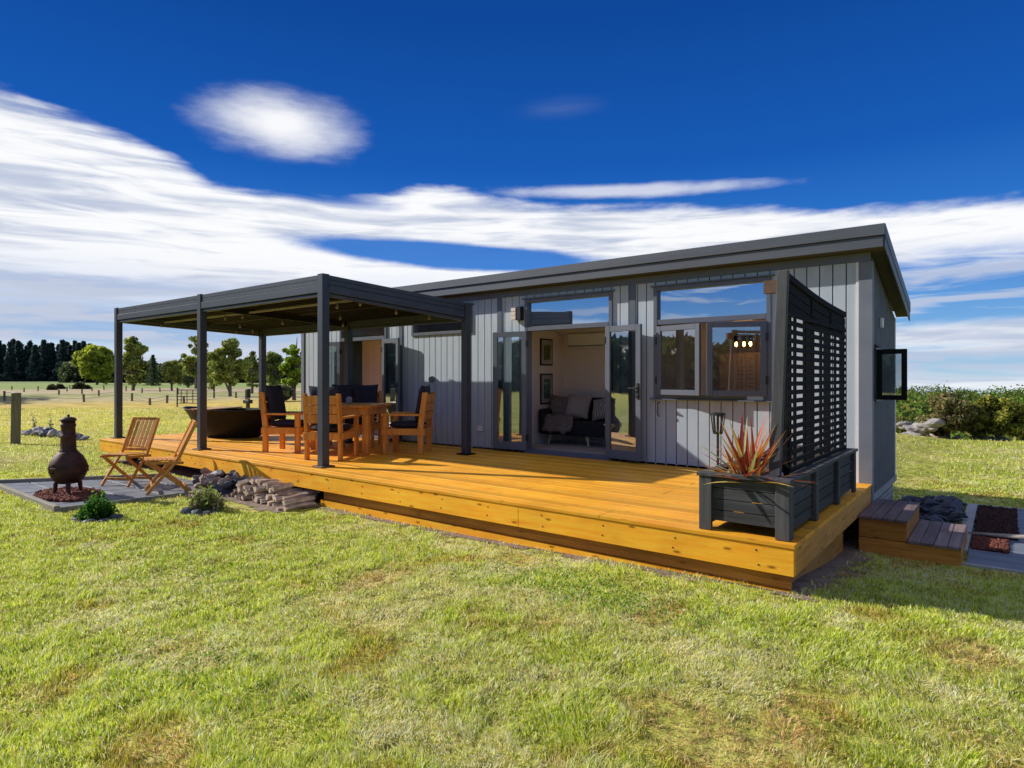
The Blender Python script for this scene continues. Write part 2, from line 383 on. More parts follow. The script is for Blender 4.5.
def blades(name, n, d0, d1, pw, hgt, wid, latmax, growth, seed):
    r = np.random.default_rng(seed)
    t = r.random(n); d = (d0**pw+(d1**pw-d0**pw)*t)**(1/pw)
    l = (r.random(n)*2-1)*latmax*d
    x = FW[0]*d+RT[0]*l; y = FW[1]*d+RT[1]*l
    keep = ~blocked(x,y)
    cl = np.clip(fbm(x,y,.13,11,3)*1.9-.45,0,1)                     # tufts
    patch = fbm(x,y,1.5,5,4); fine = fbm(x,y,.35,8,3)
    dryness = np.clip((patch*.45+fine*.55-.42)*4.6 + .5*sg((x+2.0)/.8)*sg((3.9-y)/.8) - .30, 0, 1)
    bare = np.clip((fbm(x,y,.55,21,3)-.585)*7,0,1)
    edge = (x>-8.9)&(x<-1.1)&(y>4.74)           # thin strip along the deck
    keep &= r.random(n) < (.50+.7*cl)*(1-.6*bare)*np.where(edge,.22,1)
    bare=bare[keep]; patch=patch[keep]; x=x[keep]; y=y[keep]; d=d[keep]; cl=cl[keep]; dry=dryness[keep]; fine=fine[keep]; n=len(x)
    z = gz(x,y)-.004
    sc = (d/d0)**growth
    h = hgt*(.40+.8*r.random(n))*(.62+.7*cl)*(1-.30*dry)*np.minimum(sc,1.25)
    w = wid*(.7+.6*r.random(n))*sc
    az = r.random(n)*2*PI; lean = h*(.15+.85*r.random(n)**1.5)*(1+.7*dry)
    laz = r.random(n)*2*PI
    # some common lean inside a tuft
    laz = np.where(r.random(n)<.5, fine*18, laz)
    cx=np.cos(az)*w/2; cy=np.sin(az)*w/2; lx=np.cos(laz)*lean; ly=np.sin(laz)*lean
    V = np.empty((n,5,3))
    V[:,0]=np.stack([x-cx,y-cy,z],1); V[:,1]=np.stack([x+cx,y+cy,z],1)
    V[:,2]=np.stack([x+cx*.8+lx*.35,y+cy*.8+ly*.35,z+h*.6],1); V[:,3]=np.stack([x-cx*.8+lx*.35,y-cy*.8+ly*.35,z+h*.6],1)
    V[:,4]=np.stack([x+lx,y+ly,z+h],1)
    i = np.arange(n)*5
    F = np.concatenate([np.stack([i,i+1,i+2],1),np.stack([i,i+2,i+3],1),np.stack([i+3,i+2,i+4],1)])
    g1=np.array([.46,.66,.05]); g2=np.array([1.05,1.08,.17]); s1=np.array([1.5,1.28,.60]); s2=np.array([1.3,1.04,.50])
    k=r.random(n)[:,None]; green=g1*(1-k)+g2*k; k2=r.random(n)[:,None]; straw=s1*(1-k2)+s2*k2
    isdry=(r.random(n)<(.24+.64*dry))[:,None]
    c=np.where(isdry,straw,green)*(.45+.95*r.random(n)**1.1)[:,None]*(.80+.32*cl)[:,None]*(1-bare[:,None]*np.array([.25,.42,.45]))*(.95+.25*np.clip((fbm(x,y,3.0,41,2)-.3)*2,0,1))[:,None]
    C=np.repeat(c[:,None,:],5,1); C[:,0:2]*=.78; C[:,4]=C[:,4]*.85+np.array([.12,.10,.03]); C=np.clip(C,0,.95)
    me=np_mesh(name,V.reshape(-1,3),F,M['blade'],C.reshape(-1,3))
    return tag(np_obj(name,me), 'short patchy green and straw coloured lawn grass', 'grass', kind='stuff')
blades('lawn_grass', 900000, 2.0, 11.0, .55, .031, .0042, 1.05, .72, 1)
blades('lawn_grass', 170000, 10.5, 34.0, .8, .05, .012, 1.02, .6, 2)

# clover and small weeds in the lawn (stuff, countless)
def leafcards(pts, size, colors, flat=.0, seed=3, aspect=1.6):
    r = np.random.default_rng(seed); n=len(pts)
    a = r.normal(size=(n,3)); a[:,2]*=(1-flat*.7); a/=np.linalg.norm(a,axis=1)[:,None]
    b_ = r.normal(size=(n,3)); b_ -= (b_*a).sum(1)[:,None]*a; b_/=np.linalg.norm(b_,axis=1)[:,None]
    s = (size*(.6+.8*r.random(n)))[:,None]
    V=np.empty((n,4,3)); V[:,0]=pts-a*s*aspect/2; V[:,1]=pts+b_*s/2-a*s*.05; V[:,2]=pts+a*s*aspect/2; V[:,3]=pts-b_*s/2-a*s*.05
    F=(np.arange(n)*4)[:,None]+np.arange(4)[None,:]
    return V.reshape(-1,3),F,np.repeat(colors,4,0)
def weeds():
    r=np.random.default_rng(9); cs=[]
    for cx,cy,rad,n in [(-2.6,4.15,.5,1500),(-2.0,3.9,.3,600),(-5.6,2.6,.5,700),(-3.4,1.7,.4,500),(-6.6,3.6,.5,600)]:
        p=np.stack([cx+r.normal(0,rad*1.0,n),cy+r.normal(0,rad*.45,n)],1); cs.append(p)
    p=np.concatenate(cs); p=p[~blocked(p[:,0],p[:,1])]; z=gz(p[:,0],p[:,1])+.012+.022*r.random(len(p))
    c=np.array([.17,.34,.03])*(.6+.8*r.random(len(p)))[:,None]
    fl=r.random(len(p))<.035; c[fl]=(.75,.75,.7); 
    V,F,C=leafcards(np.column_stack([p,z]),.014,c,seed=4,aspect=1.1)
    tag(np_obj('clover',np_mesh('clover',V,F,M['leaf'],C)),'clover patches with tiny white flowers in the lawn','clover',kind='stuff')
weeds()

# bare earth strip along deck, dirt patch
def sheet(name, poly, dz, mat, kind='structure', sub=.12):
    xs=[p[0] for p in poly]; ys=[p[1] for p in poly]
    ax=np.arange(min(xs),max(xs)+sub,sub); ay=np.arange(min(ys),max(ys)+sub,sub)
    Xs,Ys=np.meshgrid(ax,ay); ins=inpoly(Xs,Ys,poly); Zs=gz(Xs,Ys)+dz
    v=np.stack([Xs.ravel(),Ys.ravel(),Zs.ravel()],1); n_=len(ax)
    F=[]
    for j in range(len(ay)-1):
        for i in range(n_-1):
            if ins[j,i] and ins[j,i+1] and ins[j+1,i] and ins[j+1,i+1]: F.append((j*n_+i,j*n_+i+1,(j+1)*n_+i+1,(j+1)*n_+i))
    return tag(np_obj(name,np_mesh(name,v,np.array(F),mat,smooth=True)),kind=kind)
wig=[(-14.0,4.9)]+[(-9.1,4.9)]+[(x,4.74+.05*math.sin(x*3.1)-(.50 if -9.2<x<-6.9 else 0)+.05*math.sin(x*7)) for x in np.arange(-9.0,-.9,.15)]+[(-.85,5.1),(-1.0,7.3),(-1.5,8.1),(-14,8.1)]
sheet('bare_earth', wig, .006, M['dirt'], sub=.08)

# ------------------------------------------------------------------ rocks
def rock_mesh(name, sx, sy, sz, seed, mat, sub=2, amp=.35):
    import bmesh
    bm=bmesh.new(); bmesh.ops.create_icosphere(bm,subdivisions=sub,radius=1)
    for v in bm.verts:
        p=v.co.copy(); k=1+amp*(mnoise.noise(p*1.1+Vector((seed*3.7,seed,0))))*1.6+amp*.35*mnoise.noise(p*3.3+Vector((0,seed*2.1,0)))
        v.co=Vector((p.x*sx*k,p.y*sy*k,p.z*sz*k))
    zmin=min(v.co.z for v in bm.verts)
    for v in bm.verts: v.co.z-=zmin*.8
    me=bpy.data.meshes.new(name); bm.to_mesh(me); bm.free(); me.materials.append(mat); return me
def rocks(prefix, mats, places, label, cat, group, amp=.35, sub=2, tilt=.2):
    protos=[rock_mesh(prefix,1,.75,.55,i*5+len(label),mats[i%len(mats)],sub,amp) for i in range(7)]
    for k,(x,y,z,s) in enumerate(places):
        o=bpy.data.objects.new(prefix,protos[random.randrange(7)]); COL.objects.link(o)
        o.location=(x,y,z); q=s if hasattr(s,'__len__') else (s*random.uniform(.8,1.25),s*random.uniform(.8,1.2),s*random.uniform(.7,1.2))
        o.scale=q; o.rotation_euler=(random.uniform(-tilt,tilt),random.uniform(-tilt,tilt),random.uniform(0,6.28))
        tag(o,label,cat,group)

# ------------------------------------------------------------------ patio
pm=MB(); 
def lerp2(a,b,t): return (a[0]+(b[0]-a[0])*t,a[1]+(b[1]-a[1])*t)
NB=5; NX=7
PZ=.075
for j in range(NB):
    for i in range(NX):
        t0=j/NB+.004; t1=(j+1)/NB-.004; off=0
        u0=i/NX+.003; u1=(i+1)/NX-.003
        L0=lerp2(PATIO[0],PATIO[3],t0); R0=lerp2(PATIO[1],PATIO[2],t0); L1=lerp2(PATIO[0],PATIO[3],t1); R1=lerp2(PATIO[1],PATIO[2],t1)
        z=PZ+random.uniform(-.002,.002)
        pm.prism([lerp2(L0,R0,u0),lerp2(L0,R0,u1),lerp2(L1,R1,u1),lerp2(L1,R1,u0)],z-.06,z)
pt=tag(mk('patio',pm,M['slab'],bevel=.004),kind='structure')
ps=MB(); ps.prism(PATIO,PZ-.09,PZ-.012); tag(mk('patio_bed',ps,M['dirt']),kind='structure')
pe=MB()
for a_,b_ in ((0,1),(3,0)):
    A=PATIO[a_];B=PATIO[b_]; pe.beam((A[0],A[1],PZ-.01),(B[0],B[1],PZ-.01),.06,.12)
A,B=PATIO[1],PATIO[2]; pe.beam((A[0],A[1],PZ-.02),(B[0],B[1],PZ-.02),.035,.10)
tag(mk('patio_edging',pe,M['edging'],bevel=.006),kind='structure')
def gravel(name, pts_fn, n, size, z, mat, seed, cmul):
    r=np.random.default_rng(seed); P=[]
    V=[];F=[]
    base=np.array([[1,0,0],[-1,0,0],[0,1,0],[0,-1,0],[0,0,1],[0,0,-1]],float); tri=np.array([[0,2,4],[2,1,4],[1,3,4],[3,0,4],[2,0,5],[1,2,5],[3,1,5],[0,3,5]])
    p=pts_fn(r,n)
    n=len(p); s=size*(.6+.8*r.random(n)); rot=r.normal(size=(n,3,3)); q=np.linalg.qr(rot)[0]
    sc=(1+.5*r.normal(size=(n,1,3))*.6)
    VV=np.einsum('nij,kj->nki',q,base)*s[:,None,None]*np.clip(sc,.5,1.6)
    VV+=np.concatenate([p,np.full((n,1),z)],1)[:,None,:]+np.array([0,0,1])*(r.random(n)*size*1.0)[:,None,None]
    FF=(np.arange(n)*6)[:,None,None]+tri[None]
    return tag(np_obj(name,np_mesh(name,VV.reshape(-1,3),FF.reshape(-1,3),mat)),kind='stuff')
def disc(cx,cy,rx,ry):
    def f(r,n):
        t=r.random(n)*2*PI; q=np.sqrt(r.random(n)); return np.stack([cx+np.cos(t)*q*rx,cy+np.sin(t)*q*ry],1)
    return f
def rect(x0,x1,y0,y1): return lambda r,n: np.stack([x0+(x1-x0)*r.random(n),y0+(y1-y0)*r.random(n)],1)
tag(gravel('red_gravel',disc(-10.22,3.12,.62,.36),2600,.022,PZ+.004,M['scoria'],5,1),'mound of red scoria gravel beneath the chiminea','gravel')

# ------------------------------------------------------------------ deck
X0,X1,Y0=-14.12,-1.2,4.83
dk=thing('timber_deck',(-7,4.83,0),'long orange stained timber deck along the front of the cabin','deck')
mb=MB(); y=Y0-.012; k=0
while y<WY-.02:
    w=.140; xs=[X0]
    cuts=sorted(random.sample([-12.4,-11.1,-9.7,-8.3,-6.9,-5.4,-4.1,-2.8],2))
    e=[X0-.01]+cuts+[X1+.01]
    for a_,b_ in zip(e[:-1],e[1:]):
        dz=random.uniform(-.0015,.0015)
        mb.box(a_+.0015,b_-.0015,y,min(y+w,WY-.004),D-.032,D+dz)
    y+=w+.005
mk('decking',mb,M['deck'],dk,True,bevel=.003)
mb=MB()
for a_,b_ in ((X0,-8.35),(-8.347,-3.7),(-3.697,X1)): mb.box(a_,b_,Y0,Y0+.045,.265,D-.034)
mk('front_fascia',mb,M['fascia'],dk,True,bevel=.003)
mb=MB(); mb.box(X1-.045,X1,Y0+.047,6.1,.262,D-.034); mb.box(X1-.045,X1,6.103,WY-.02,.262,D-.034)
mk('side_fascia',mb,M['fasciaY_shade'],dk,True,bevel=.003)
mb=MB(); mb.box(X0,X0+.045,Y0+.047,WY,.262,D-.034); mk('side_fascia',mb,M['fasciaY_shade'],dk,True,bevel=.003)
mb=MB(); mb.box(-6.95,X1-.05,Y0+.11,Y0+.155,.135,.262); mk('lower_board',mb,M['step'],dk,True,bevel=.003)
mb=MB(); mb.box(-6.98,X1-.04,Y0+.085,Y0+.135,-.1,.131); mk('lower_board',mb,M['fascia'],dk,True,bevel=.003)
mb=MB(); mb.box(X1-.16,X1-.115,Y0+.16,7.2,-.15,.262); mk('lower_board',mb,M['fasciaY_shade'],dk,True,bevel=.003)
for i in range(20):
    x=-13.9+i*.655
    for z in (.32,.41):
        q=MB(); q.lathe([(.007,0),(.007,.004),(.004,.005)],8,Matrix.Translation((x+random.uniform(-.015,.015),Y0+.001,z+random.uniform(-.01,.01)))@Matrix.Rotation(R_(90),4,'X')); mk('screw',q,M['greybox'],dk,True)
mb=MB()
for x in np.arange(X0+.5,X1-.3,.9):
    mb.box(x-.025,x+.025,Y0+.2,WY-.05,.27,D-.035)
for y in (5.25,6.5,7.8): mb.box(X0+.1,X1-.3,y,y+.09,.12,.265)
mk('joist',mb,M['joint'],dk,True)
for x in np.arange(X0+.4,-6.9,1.5):
    mb=MB(); mb.box(x-.06,x+.06,5.23,5.35,-.2,.12); mk('foundation_post',mb,M['joint'],dk,True)

# ------------------------------------------------------------------ cabin
HX0,HX1=-12.26,-1.206; HB=10.13
cab=thing('cabin',(-6.7,8.16,0),'long light grey tiny house cabin with charcoal roof and open french doors','house')
TOPF,TOPB=3.13,2.53     # wall tops front / back
openings=[(-6.08,-4.53,.5,2.94),(-3.84,-2.31,1.44,2.94),(-8.72,-7.26,2.50,2.94),(-10.88,-9.46,.5,2.94)]
mb=MB()
def seg_sub(x0,x1,z0,z1):
    """z-intervals of a strip left after removing openings"""
    iv=[(z0,z1)]
    for a_,b_,c_,d_ in openings:
        if x1>a_+.002 and x0<b_-.002:
            nv=[]
            for p,q in iv:
                if c_>p: nv.append((p,min(q,c_)))
                if d_<q: nv.append((max(p,d_),q))
            iv=[(p,q) for p,q in nv if q-p>.02]
    return iv
edges=sorted(set([HX0+.09,HX1-.11]+[v for o_ in openings for v in o_[:2]]))
cl=MB(); bk=MB()
for a_,b_ in zip(edges[:-1],edges[1:]):
    n=max(1,round((b_-a_)/.152)); w=(b_-a_)/n
    for i in range(n):
        for p,q in seg_sub(a_+i*w,a_+(i+1)*w,.22,TOPF-.10):
            cl.box(a_+i*w+.006,a_+(i+1)*w-.006,WY,WY+.02,p,q)
    for p,q in seg_sub(a_,b_,.2,TOPF): bk.box(a_,b_,WY+.022,WY+.075,p,q)
wall=mk('front_wall',cl,M['clad'],cab,True,bevel=.0025)
mk('wall_lining',bk,M['backing'],wall,True)
wall_in=MB()
for a_,b_ in zip(edges[:-1],edges[1:]):
    for p,q in seg_sub(a_,b_,.5,TOPF-.05): wall_in.box(a_,b_,WY+.078,WY+.095,p,q)
mk('inner_lining',wall_in,M['inner'],cab,True)
mb=MB(); mb.box(HX0,HX1,WY-.012,WY+.02,TOPF-.10,TOPF); mk('frieze',mb,M['trim'],cab,True)
for x0,x1 in ((HX1-.118,HX1+.02),(HX0-.02,HX0+.09)):
    mb=MB(); mb.box(x0,x1,WY-.022,WY+.075,.22,TOPF-.10-.002); mk('corner_board',mb,M['corner'],cab,True,bevel=.003)
mb=MB(); mb.box(HX1-.15,HX1-.122,WY-.012,WY+.02,.22,TOPF-.102); mk('pale_trim',mb,M['white'],cab,True)
for x in (-4.19,-6.63,-9.05):
    mb=MB(); mb.box(x-.05,x+.05,WY-.016,WY-.001,.51,TOPF-.102); mk('batten',mb,M['trim'],cab,True,bevel=.002)
# end wall (weathered boards) with sloping top
def tz(y): return TOPF+(TOPB-TOPF)*(y-WY)/(HB-WY)
mb=MB(); EW=(8.36,8.74,1.46,2.02)
y=WY+.077
while y<HB-.01:
    y2=min(y+.15,HB)
    def strip(za,zb,zb2):
        v=[(HX1-.02,y+.003,za),(HX1,y+.003,za),(HX1,y2-.003,za),(HX1-.02,y2-.003,za),(HX1-.02,y+.003,zb),(HX1,y+.003,zb),(HX1,y2-.003,zb2),(HX1-.02,y2-.003,zb2)]
        mb.add(v,[(0,3,2,1),(4,5,6,7),(0,1,5,4),(1,2,6,5),(2,3,7,6),(3,0,4,7)])
    if y2>EW[0]+.01 and y<EW[1]-.01:
        strip(.36,EW[2],EW[2]); strip(EW[3],tz(y)-.002,tz(y2)-.002)
    else: strip(.36,tz(y)-.002,tz(y2)-.002)
    y=y2
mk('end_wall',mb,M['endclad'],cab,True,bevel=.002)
def slopebox(mb,x0,x1,y0,y1,z0,c=0):
    v=[(x0,y0,z0),(x1,y0,z0),(x1,y1,z0),(x0,y1,z0),(x0,y0,tz(y0)-c),(x1,y0,tz(y0)-c),(x1,y1,tz(y1)-c),(x0,y1,tz(y1)-c)]
    return mb.add(v,[(0,3,2,1),(4,5,6,7),(0,1,5,4),(1,2,6,5),(2,3,7,6),(3,0,4,7)])
mb=MB(); slopebox(mb,HX1-.09,HX1-.023,WY+.08,EW[0],.36); slopebox(mb,HX1-.09,HX1-.023,EW[1],HB,.36); mb.box(HX1-.09,HX1-.023,EW[0],EW[1],.36,EW[2]); 
v=MB(); slopebox(mb,HX1-.09,HX1-.023,EW[0]+.001,EW[1]-.001,EW[3])
mk('end_wall_frame',mb,M['inner'],cab,True)
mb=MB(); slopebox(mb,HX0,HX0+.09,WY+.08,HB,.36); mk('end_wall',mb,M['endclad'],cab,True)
mb=MB()
for x0,x1,z0,z1 in ((HX0,-11.9,.36,TOPB),(-11.9,-11.1,.36,.9),(-11.9,-11.1,2.3,TOPB),(-11.1,-5.62,.36,TOPB),(-5.62,-4.85,.36,.75),(-5.62,-4.85,2.35,TOPB),(-4.85,HX1,.36,TOPB)): mb.box(x0,x1,HB,HB+.09,z0,z1)  # openings added out of view so sky light reaches the rooms inside
mk('back_wall',mb,M['inner'],cab,True)
mb=MB(); mb.box(HX1-.075,HX1+.012,WY+.078,HB+.09,.28,.357); mk('base_rail',mb,M['skirt'],cab,True)
mb=MB()
for k in range(6): mb.box(HX1-.05,HX1-.03,WY+.08,HB+.08,-.12+k*.068,-.12+k*.068+.055)
mk('skirting',mb,M['skirt'],cab,True,bevel=.002)
mb=MB(); mb.box(HX1-.5,HX1-.07,WY+.1,HB,-.2,.3); mk('underfloor',mb,M['backing'],cab,True)
# floor, ceiling, partitions
mb=MB(); mb.box(HX0+.09,HX1-.09,WY+.0,HB,.40,.525); mk('floor',mb,M['floor_in'],cab,True)
mb=MB(); slope=[(HX0+.09,WY+.08),(HX1-.09,HB)]
v=[(HX0+.09,WY+.09,TOPF-.04),(HX1-.09,WY+.09,TOPF-.04),(HX1-.09,HB,TOPB-.04),(HX0+.09,HB,TOPB-.04)]; mb.add(v,[(0,3,2,1)]); mk('ceiling',mb,M['inner'],cab,True)
for x,mat in ((-6.70,'inner'),(-9.28,'innerline'),(-2.1,'inner')):
    mb=MB(); slopebox(mb,x-.03,x+.03,WY+.098 if x>-9 else 9.0,HB-.002,.527,.05)
    if x!=-2.1: mk('partition',mb,M[mat],cab,True)
mb=MB()
for i in range(8): mb.box(-10.9+i*.2+.003,-10.9+(i+1)*.2-.003,8.72,8.75,.53,2.82)
mk('panelled_partition',mb,M['innerline'],cab,True)
# roof
OH=.21
rf=MB()
def roofz(y): return 3.385-(3.385-2.74)*(y-(WY-OH))/(HB+.12-(WY-OH))
RX0,RX1=HX0-.14,HX1+.15; RY0,RY1=WY-OH,HB+.14
v=[]
for x in (RX0,RX1):
    v+= [(x,RY0+.02,roofz(RY0)-.10),(x,RY1,roofz(RY1)-.10),(x,RY1,roofz(RY1)-.012),(x,RY0+.02,roofz(RY0)-.012)]
rf.add(v,[(0,1,2,3),(7,6,5,4),(0,4,5,1),(1,5,6,2),(2,6,7,3),(3,7,4,0)])
roof=mk('roof',rf,M['roof'],cab,True)
mb=MB(); mb.box(RX0-.02,RX1+.02,RY0-.03,RY0+.018,3.265,3.39); mk('upper_fascia',mb,M['roof'],roof,True,bevel=.004)
mb=MB(); mb.box(RX0,RX1,RY0-.008,RY0+.018,3.138,3.262); mk('lower_fascia',mb,M['roof'],roof,True,bevel=.004)
for x,s in ((RX1,1),(RX0,-1)):
    mb=MB(); a_=x if s>0 else x-.02
    for (o1,o2,dx) in ((-.125,0.005,.0),(-.245,-.128,-.006)):
        xa,xb=(x+.001,x+.02+dx) if s>0 else (x-.02-dx,x-.001)
        v=[(xa,RY0+.02,roofz(RY0)+o1),(xb,RY0+.02,roofz(RY0)+o1),(xb,RY1,roofz(RY1)+o1),(xa,RY1,roofz(RY1)+o1),(xa,RY0+.02,roofz(RY0)+o2),(xb,RY0+.02,roofz(RY0)+o2),(xb,RY1,roofz(RY1)+o2),(xa,RY1,roofz(RY1)+o2)]
        mb.add(v,[(0,3,2,1),(4,5,6,7),(0,1,5,4),(1,2,6,5),(2,3,7,6),(3,0,4,7)])
    mk('barge_board',mb,M['roof'],roof,True)
mb=MB(); v=[(RX0,RY0+.02,3.142),(RX1,RY0+.02,3.142),(RX1,WY-.0,3.134),(RX0,WY-.0,3.134)]; mb.add(v,[(0,3,2,1)])
v=[(HX1,WY,3.134),(RX1,WY,3.134),(RX1,HB+.14,TOPB+.02),(HX1,HB+.14,TOPB+.02)]; mb.add(v,[(0,3,2,1)])
mk('soffit',mb,M['soffit'],roof,True)

# ---- joinery
def frame(x0,x1,z0,z1,y0,y1,t,M_=None):
    mb=MB(); mb.box(x0,x0+t,y0,y1,z0,z1,M_); mb.box(x1-t,x1,y0,y1,z0,z1,M_); mb.box(x0+t+.0005,x1-t-.0005,y0+.001,y1-.001,z0,z0+t,M_); mb.box(x0+t+.0005,x1-t-.0005,y0+.001,y1-.001,z1-t,z1,M_); return mb
def pane(x0,x1,z0,z1,y,M_=None):
    mb=MB(); mb.add([(x0,y,z0),(x1,y,z0),(x1,y,z1),(x0,y,z1)],[(0,1,2,3)],M_); return mb
def opening_frame(o_, head, name, door=True):
    x0,x1,z0,z1=o_
    f=frame(x0-.02,x1+.02,(z0 if door else z0-.02),z1+.02,WY-.03,WY+.10,.055)
    if head: f.box(x0+.04,x1-.04,WY-.028,WY+.098,head-.035,head+.035)
    fo=mk(name,f,M['trim'],cab,True,bevel=.003)
    h=MB(); h.box(x0-.06,x1+.06,WY-.055,WY+.0,z1+.022,z1+.037); mk('head_flashing',h,M['trim'],fo,True)
    return fo
def transom(o_,head,fo):
    x0,x1,z0,z1=o_; mk('transom_pane',pane(x0+.035,x1-.035,head+.035,z1-.035,WY+.03),M['glass_top'],fo,True)
d1=opening_frame(openings[0],2.485,'door_frame'); transom(openings[0],2.485,d1)
d4=opening_frame(openings[3],2.485,'door_frame'); transom(openings[3],2.485,d4)
w2=opening_frame(openings[1],2.47,'window_frame',False); transom(openings[1],2.47,w2)
w3=opening_frame(openings[2],None,'window_frame',False); mk('pane',pane(-8.685,-7.295,2.535,2.905,WY+.03),M['glass_top'],w3,True)
def leaf(name, hx, side, w, z0, z1, ang, y=WY-.045, t=.085, handle=True, bot=None, glass='glass'):
    """leaf hinged at hx opening away; side=+1 extends to +x; ang = degrees off the wall plane"""
    Mx=Matrix.Translation((hx,y,0))@Matrix.Rotation(R_(-ang*side),4,'Z')
    x0,x1=(0,w) if side>0 else (-w,0)
    mb=MB(); b0=bot or t
    mb.box(x0,x0+t,-.022,.022,z0,z1,Mx); mb.box(x1-t,x1,-.022,.022,z0,z1,Mx); mb.box(x0+t+.0005,x1-t-.0005,-.021,.021,z0,z0+b0,Mx); mb.box(x0+t+.0005,x1-t-.0005,-.021,.021,z1-t,z1,Mx)
    o=mk(name,mb,M['trim'],cab,True,bevel=.003)
    mk('pane',pane(x0+t-.004,x1-t+.004,z0+b0-.004,z1-t+.004,0,Mx),M[glass],o,True)
    if handle:
        hxx=(x1-t/2) if side>0 else (x0+t/2); hz=(z0+z1)/2+.02
        h=MB(); h.box(hxx-.018,hxx+.018,-.034,-.0225,hz-.11,hz+.11,Mx); h.box(hxx-.012,hxx+.012,-.07,-.034,hz+.03,hz+.052,Mx); h.box(*(sorted((hxx-side*.13,hxx+.012*side))),-.082,-.066,hz+.03,hz+.052,Mx)
        h.box(hxx-.02,hxx+.02,-.05,-.034,hz-.09,hz-.055,Mx)
        mk('handle',h,M['greybox'],o,True,bevel=.002)
    for zz in (z0+.2,z1-.2):
        h=MB(); h.box(-.012,.012,-.03,.03,zz-.05,zz+.05,Mx); mk('hinge',h,M['greybox'],o,True)
    return o
leaf('door_leaf',-4.60,1,.63,.545,2.45,10,bot=.12)
leaf('door_leaf',-6.04,-1,.63,.545,2.45,8,handle=False,bot=.12)
leaf('door_leaf',-9.52,1,.62,.545,2.45,12,bot=.12)
leaf('door_leaf',-10.84,-1,.62,.545,2.45,10,handle=False,bot=.12)
leaf('window_sash',-3.80,1,.71,1.47,2.41,15,y=WY-.035,t=.07,handle=False,glass='glass_win')
leaf('window_sash',-2.34,-1,.71,1.47,2.41,22,y=WY-.035,t=.07,handle=False,glass='glass_win')
mb=MB(); mb.box(-3.9,-2.25,WY-.07,WY+.0,1.40,1.418); mk('window_sill',mb,M['trim'],w2,True)
mb=MB(); mb.box(-6.08,-4.53,WY-.06,WY+.1,.502,.527); mk('door_sill',mb,M['trim'],d1,True)
mb=MB(); mb.box(-10.88,-9.46,WY-.06,WY+.1,.502,.527); mk('door_sill',mb,M['trim'],d4,True)
# end window
f=MB(); X_=HX1
for (a_,b_,c_,d_) in ((EW[0]-.03,EW[0]+.02,EW[2]-.03,EW[3]+.03),(EW[1]-.02,EW[1]+.03,EW[2]-.03,EW[3]+.03)): f.box(X_-.02,X_+.03,a_,b_,c_,d_)
f.box(X_-.02,X_+.03,EW[0]+.021,EW[1]-.021,EW[2]-.03,EW[2]+.02); f.box(X_-.02,X_+.03,EW[0]+.021,EW[1]-.021,EW[3]-.02,EW[3]+.03)
we=mk('window_frame',f,M['steel'],cab,True)
h=MB(); h.add([(X_+.001,EW[0]-.05,EW[3]+.08),(X_+.06,EW[0]-.05,EW[3]+.045),(X_+.06,EW[1]+.05,EW[3]+.045),(X_+.001,EW[1]+.05,EW[3]+.08)],[(0,1,2,3)]); mk('head_flashing',h,M['trim'],we,True)
Mx=Matrix.Translation((X_+.03,EW[0]-.01,0))@Matrix.Rotation(R_(2),4,'Z')
sash=frame(0,.30,EW[2]-.01,EW[3]+.01,-.02,.02,.055,Mx); so=mk('window_sash',sash,M['black'],cab,True,bevel=.003); mk('pane',pane(.05,.25,EW[2]+.04,EW[3]-.04,0,Mx),M['glass'],so,True)
bl=MB()
for k in range(12): bl.box(X_-.06,X_-.03,EW[0]+.02,EW[1]-.02,EW[2]+.03+k*.042,EW[2]+.045+k*.042)
mk('blind',bl,M['white'],cab,True)
mb=MB(); mb.box(HX1+.001,HX1+.035,8.78,8.86,2.31,2.43); mk('vent_box',mb,M['white'],cab,True,bevel=.006)
# wall light, outlet, back vents
wl=MB(); wl.box(-6.22,-6.13,WY-.10,WY-.001,2.63,2.85); w_=mk('wall_light',wl,M['greybox'],cab,True,bevel=.004)
g=MB()
for k in range(3): g.box(-6.315,-6.2215,WY-.11,WY-.02,2.64+k*.068,2.64+k*.068+.055)
mk('lamp_glass',g,M['lampglass'],w_,True,bevel=.004)
ob=MB(); ob.box(-7.09,-6.98,WY-.045,WY-.001,.80,.88); mk('power_outlet',ob,M['white'],cab,True,bevel=.006)
ob=MB(); ob.lathe([(.05,0),(.06,.01),(.06,.05),(.03,.06)],12,Matrix.Translation((-8.2,WY-.001,1.68))@Matrix.Rotation(R_(90),4,'X')); mk('wall_vent',ob,M['trim'],cab,True)
hk=MB(); hk.tube([(-3.78,WY-.002,1.36),(-3.78,WY-.06,1.36),(-3.78,WY-.06,1.20),(-3.78,WY-.02,1.17)],.008,6); mk('door_catch',hk,M['greybox'],cab,True)

# ------------------------------------------------------------------ inside
sofa=thing('sofa',(-5.8,9.6,.527),'black sofa with pale wooden legs inside the open middle doors','sofa')
sb=MB(); sb.box(-.78,.95,-.35,.33,.17,.42); mk('seat',sb,M['sofa'],sofa,bevel=.04,seg=3)
sb=MB(); sb.box(-.78,.95,.22,.42,.30,.82); mk('backrest',sb,M['sofa'],sofa,bevel=.05,seg=3)
sb=MB(); sb.box(-.84,-.70,-.36,.38,.17,.62); mk('armrest',sb,M['sofa'],sofa,bevel=.05,seg=3)
for x in (-.6,.15,.85):
    for y in (-.28,.28):
        l=MB(); l.tube([(x,y,.17),(x+(.05 if x>0 else -.03),y-.03,0)],[.028,.016],10); mk('leg',l,M['legwood'],sofa)
cu=MB(); cu.pillow(.46,.42,.15,Matrix.Translation((-5.98,9.56,1.20))@Matrix.Rotation(R_(8),4,'Z')@Matrix.Rotation(R_(72),4,'X')@Matrix.Rotation(R_(-5),4,'Z'))
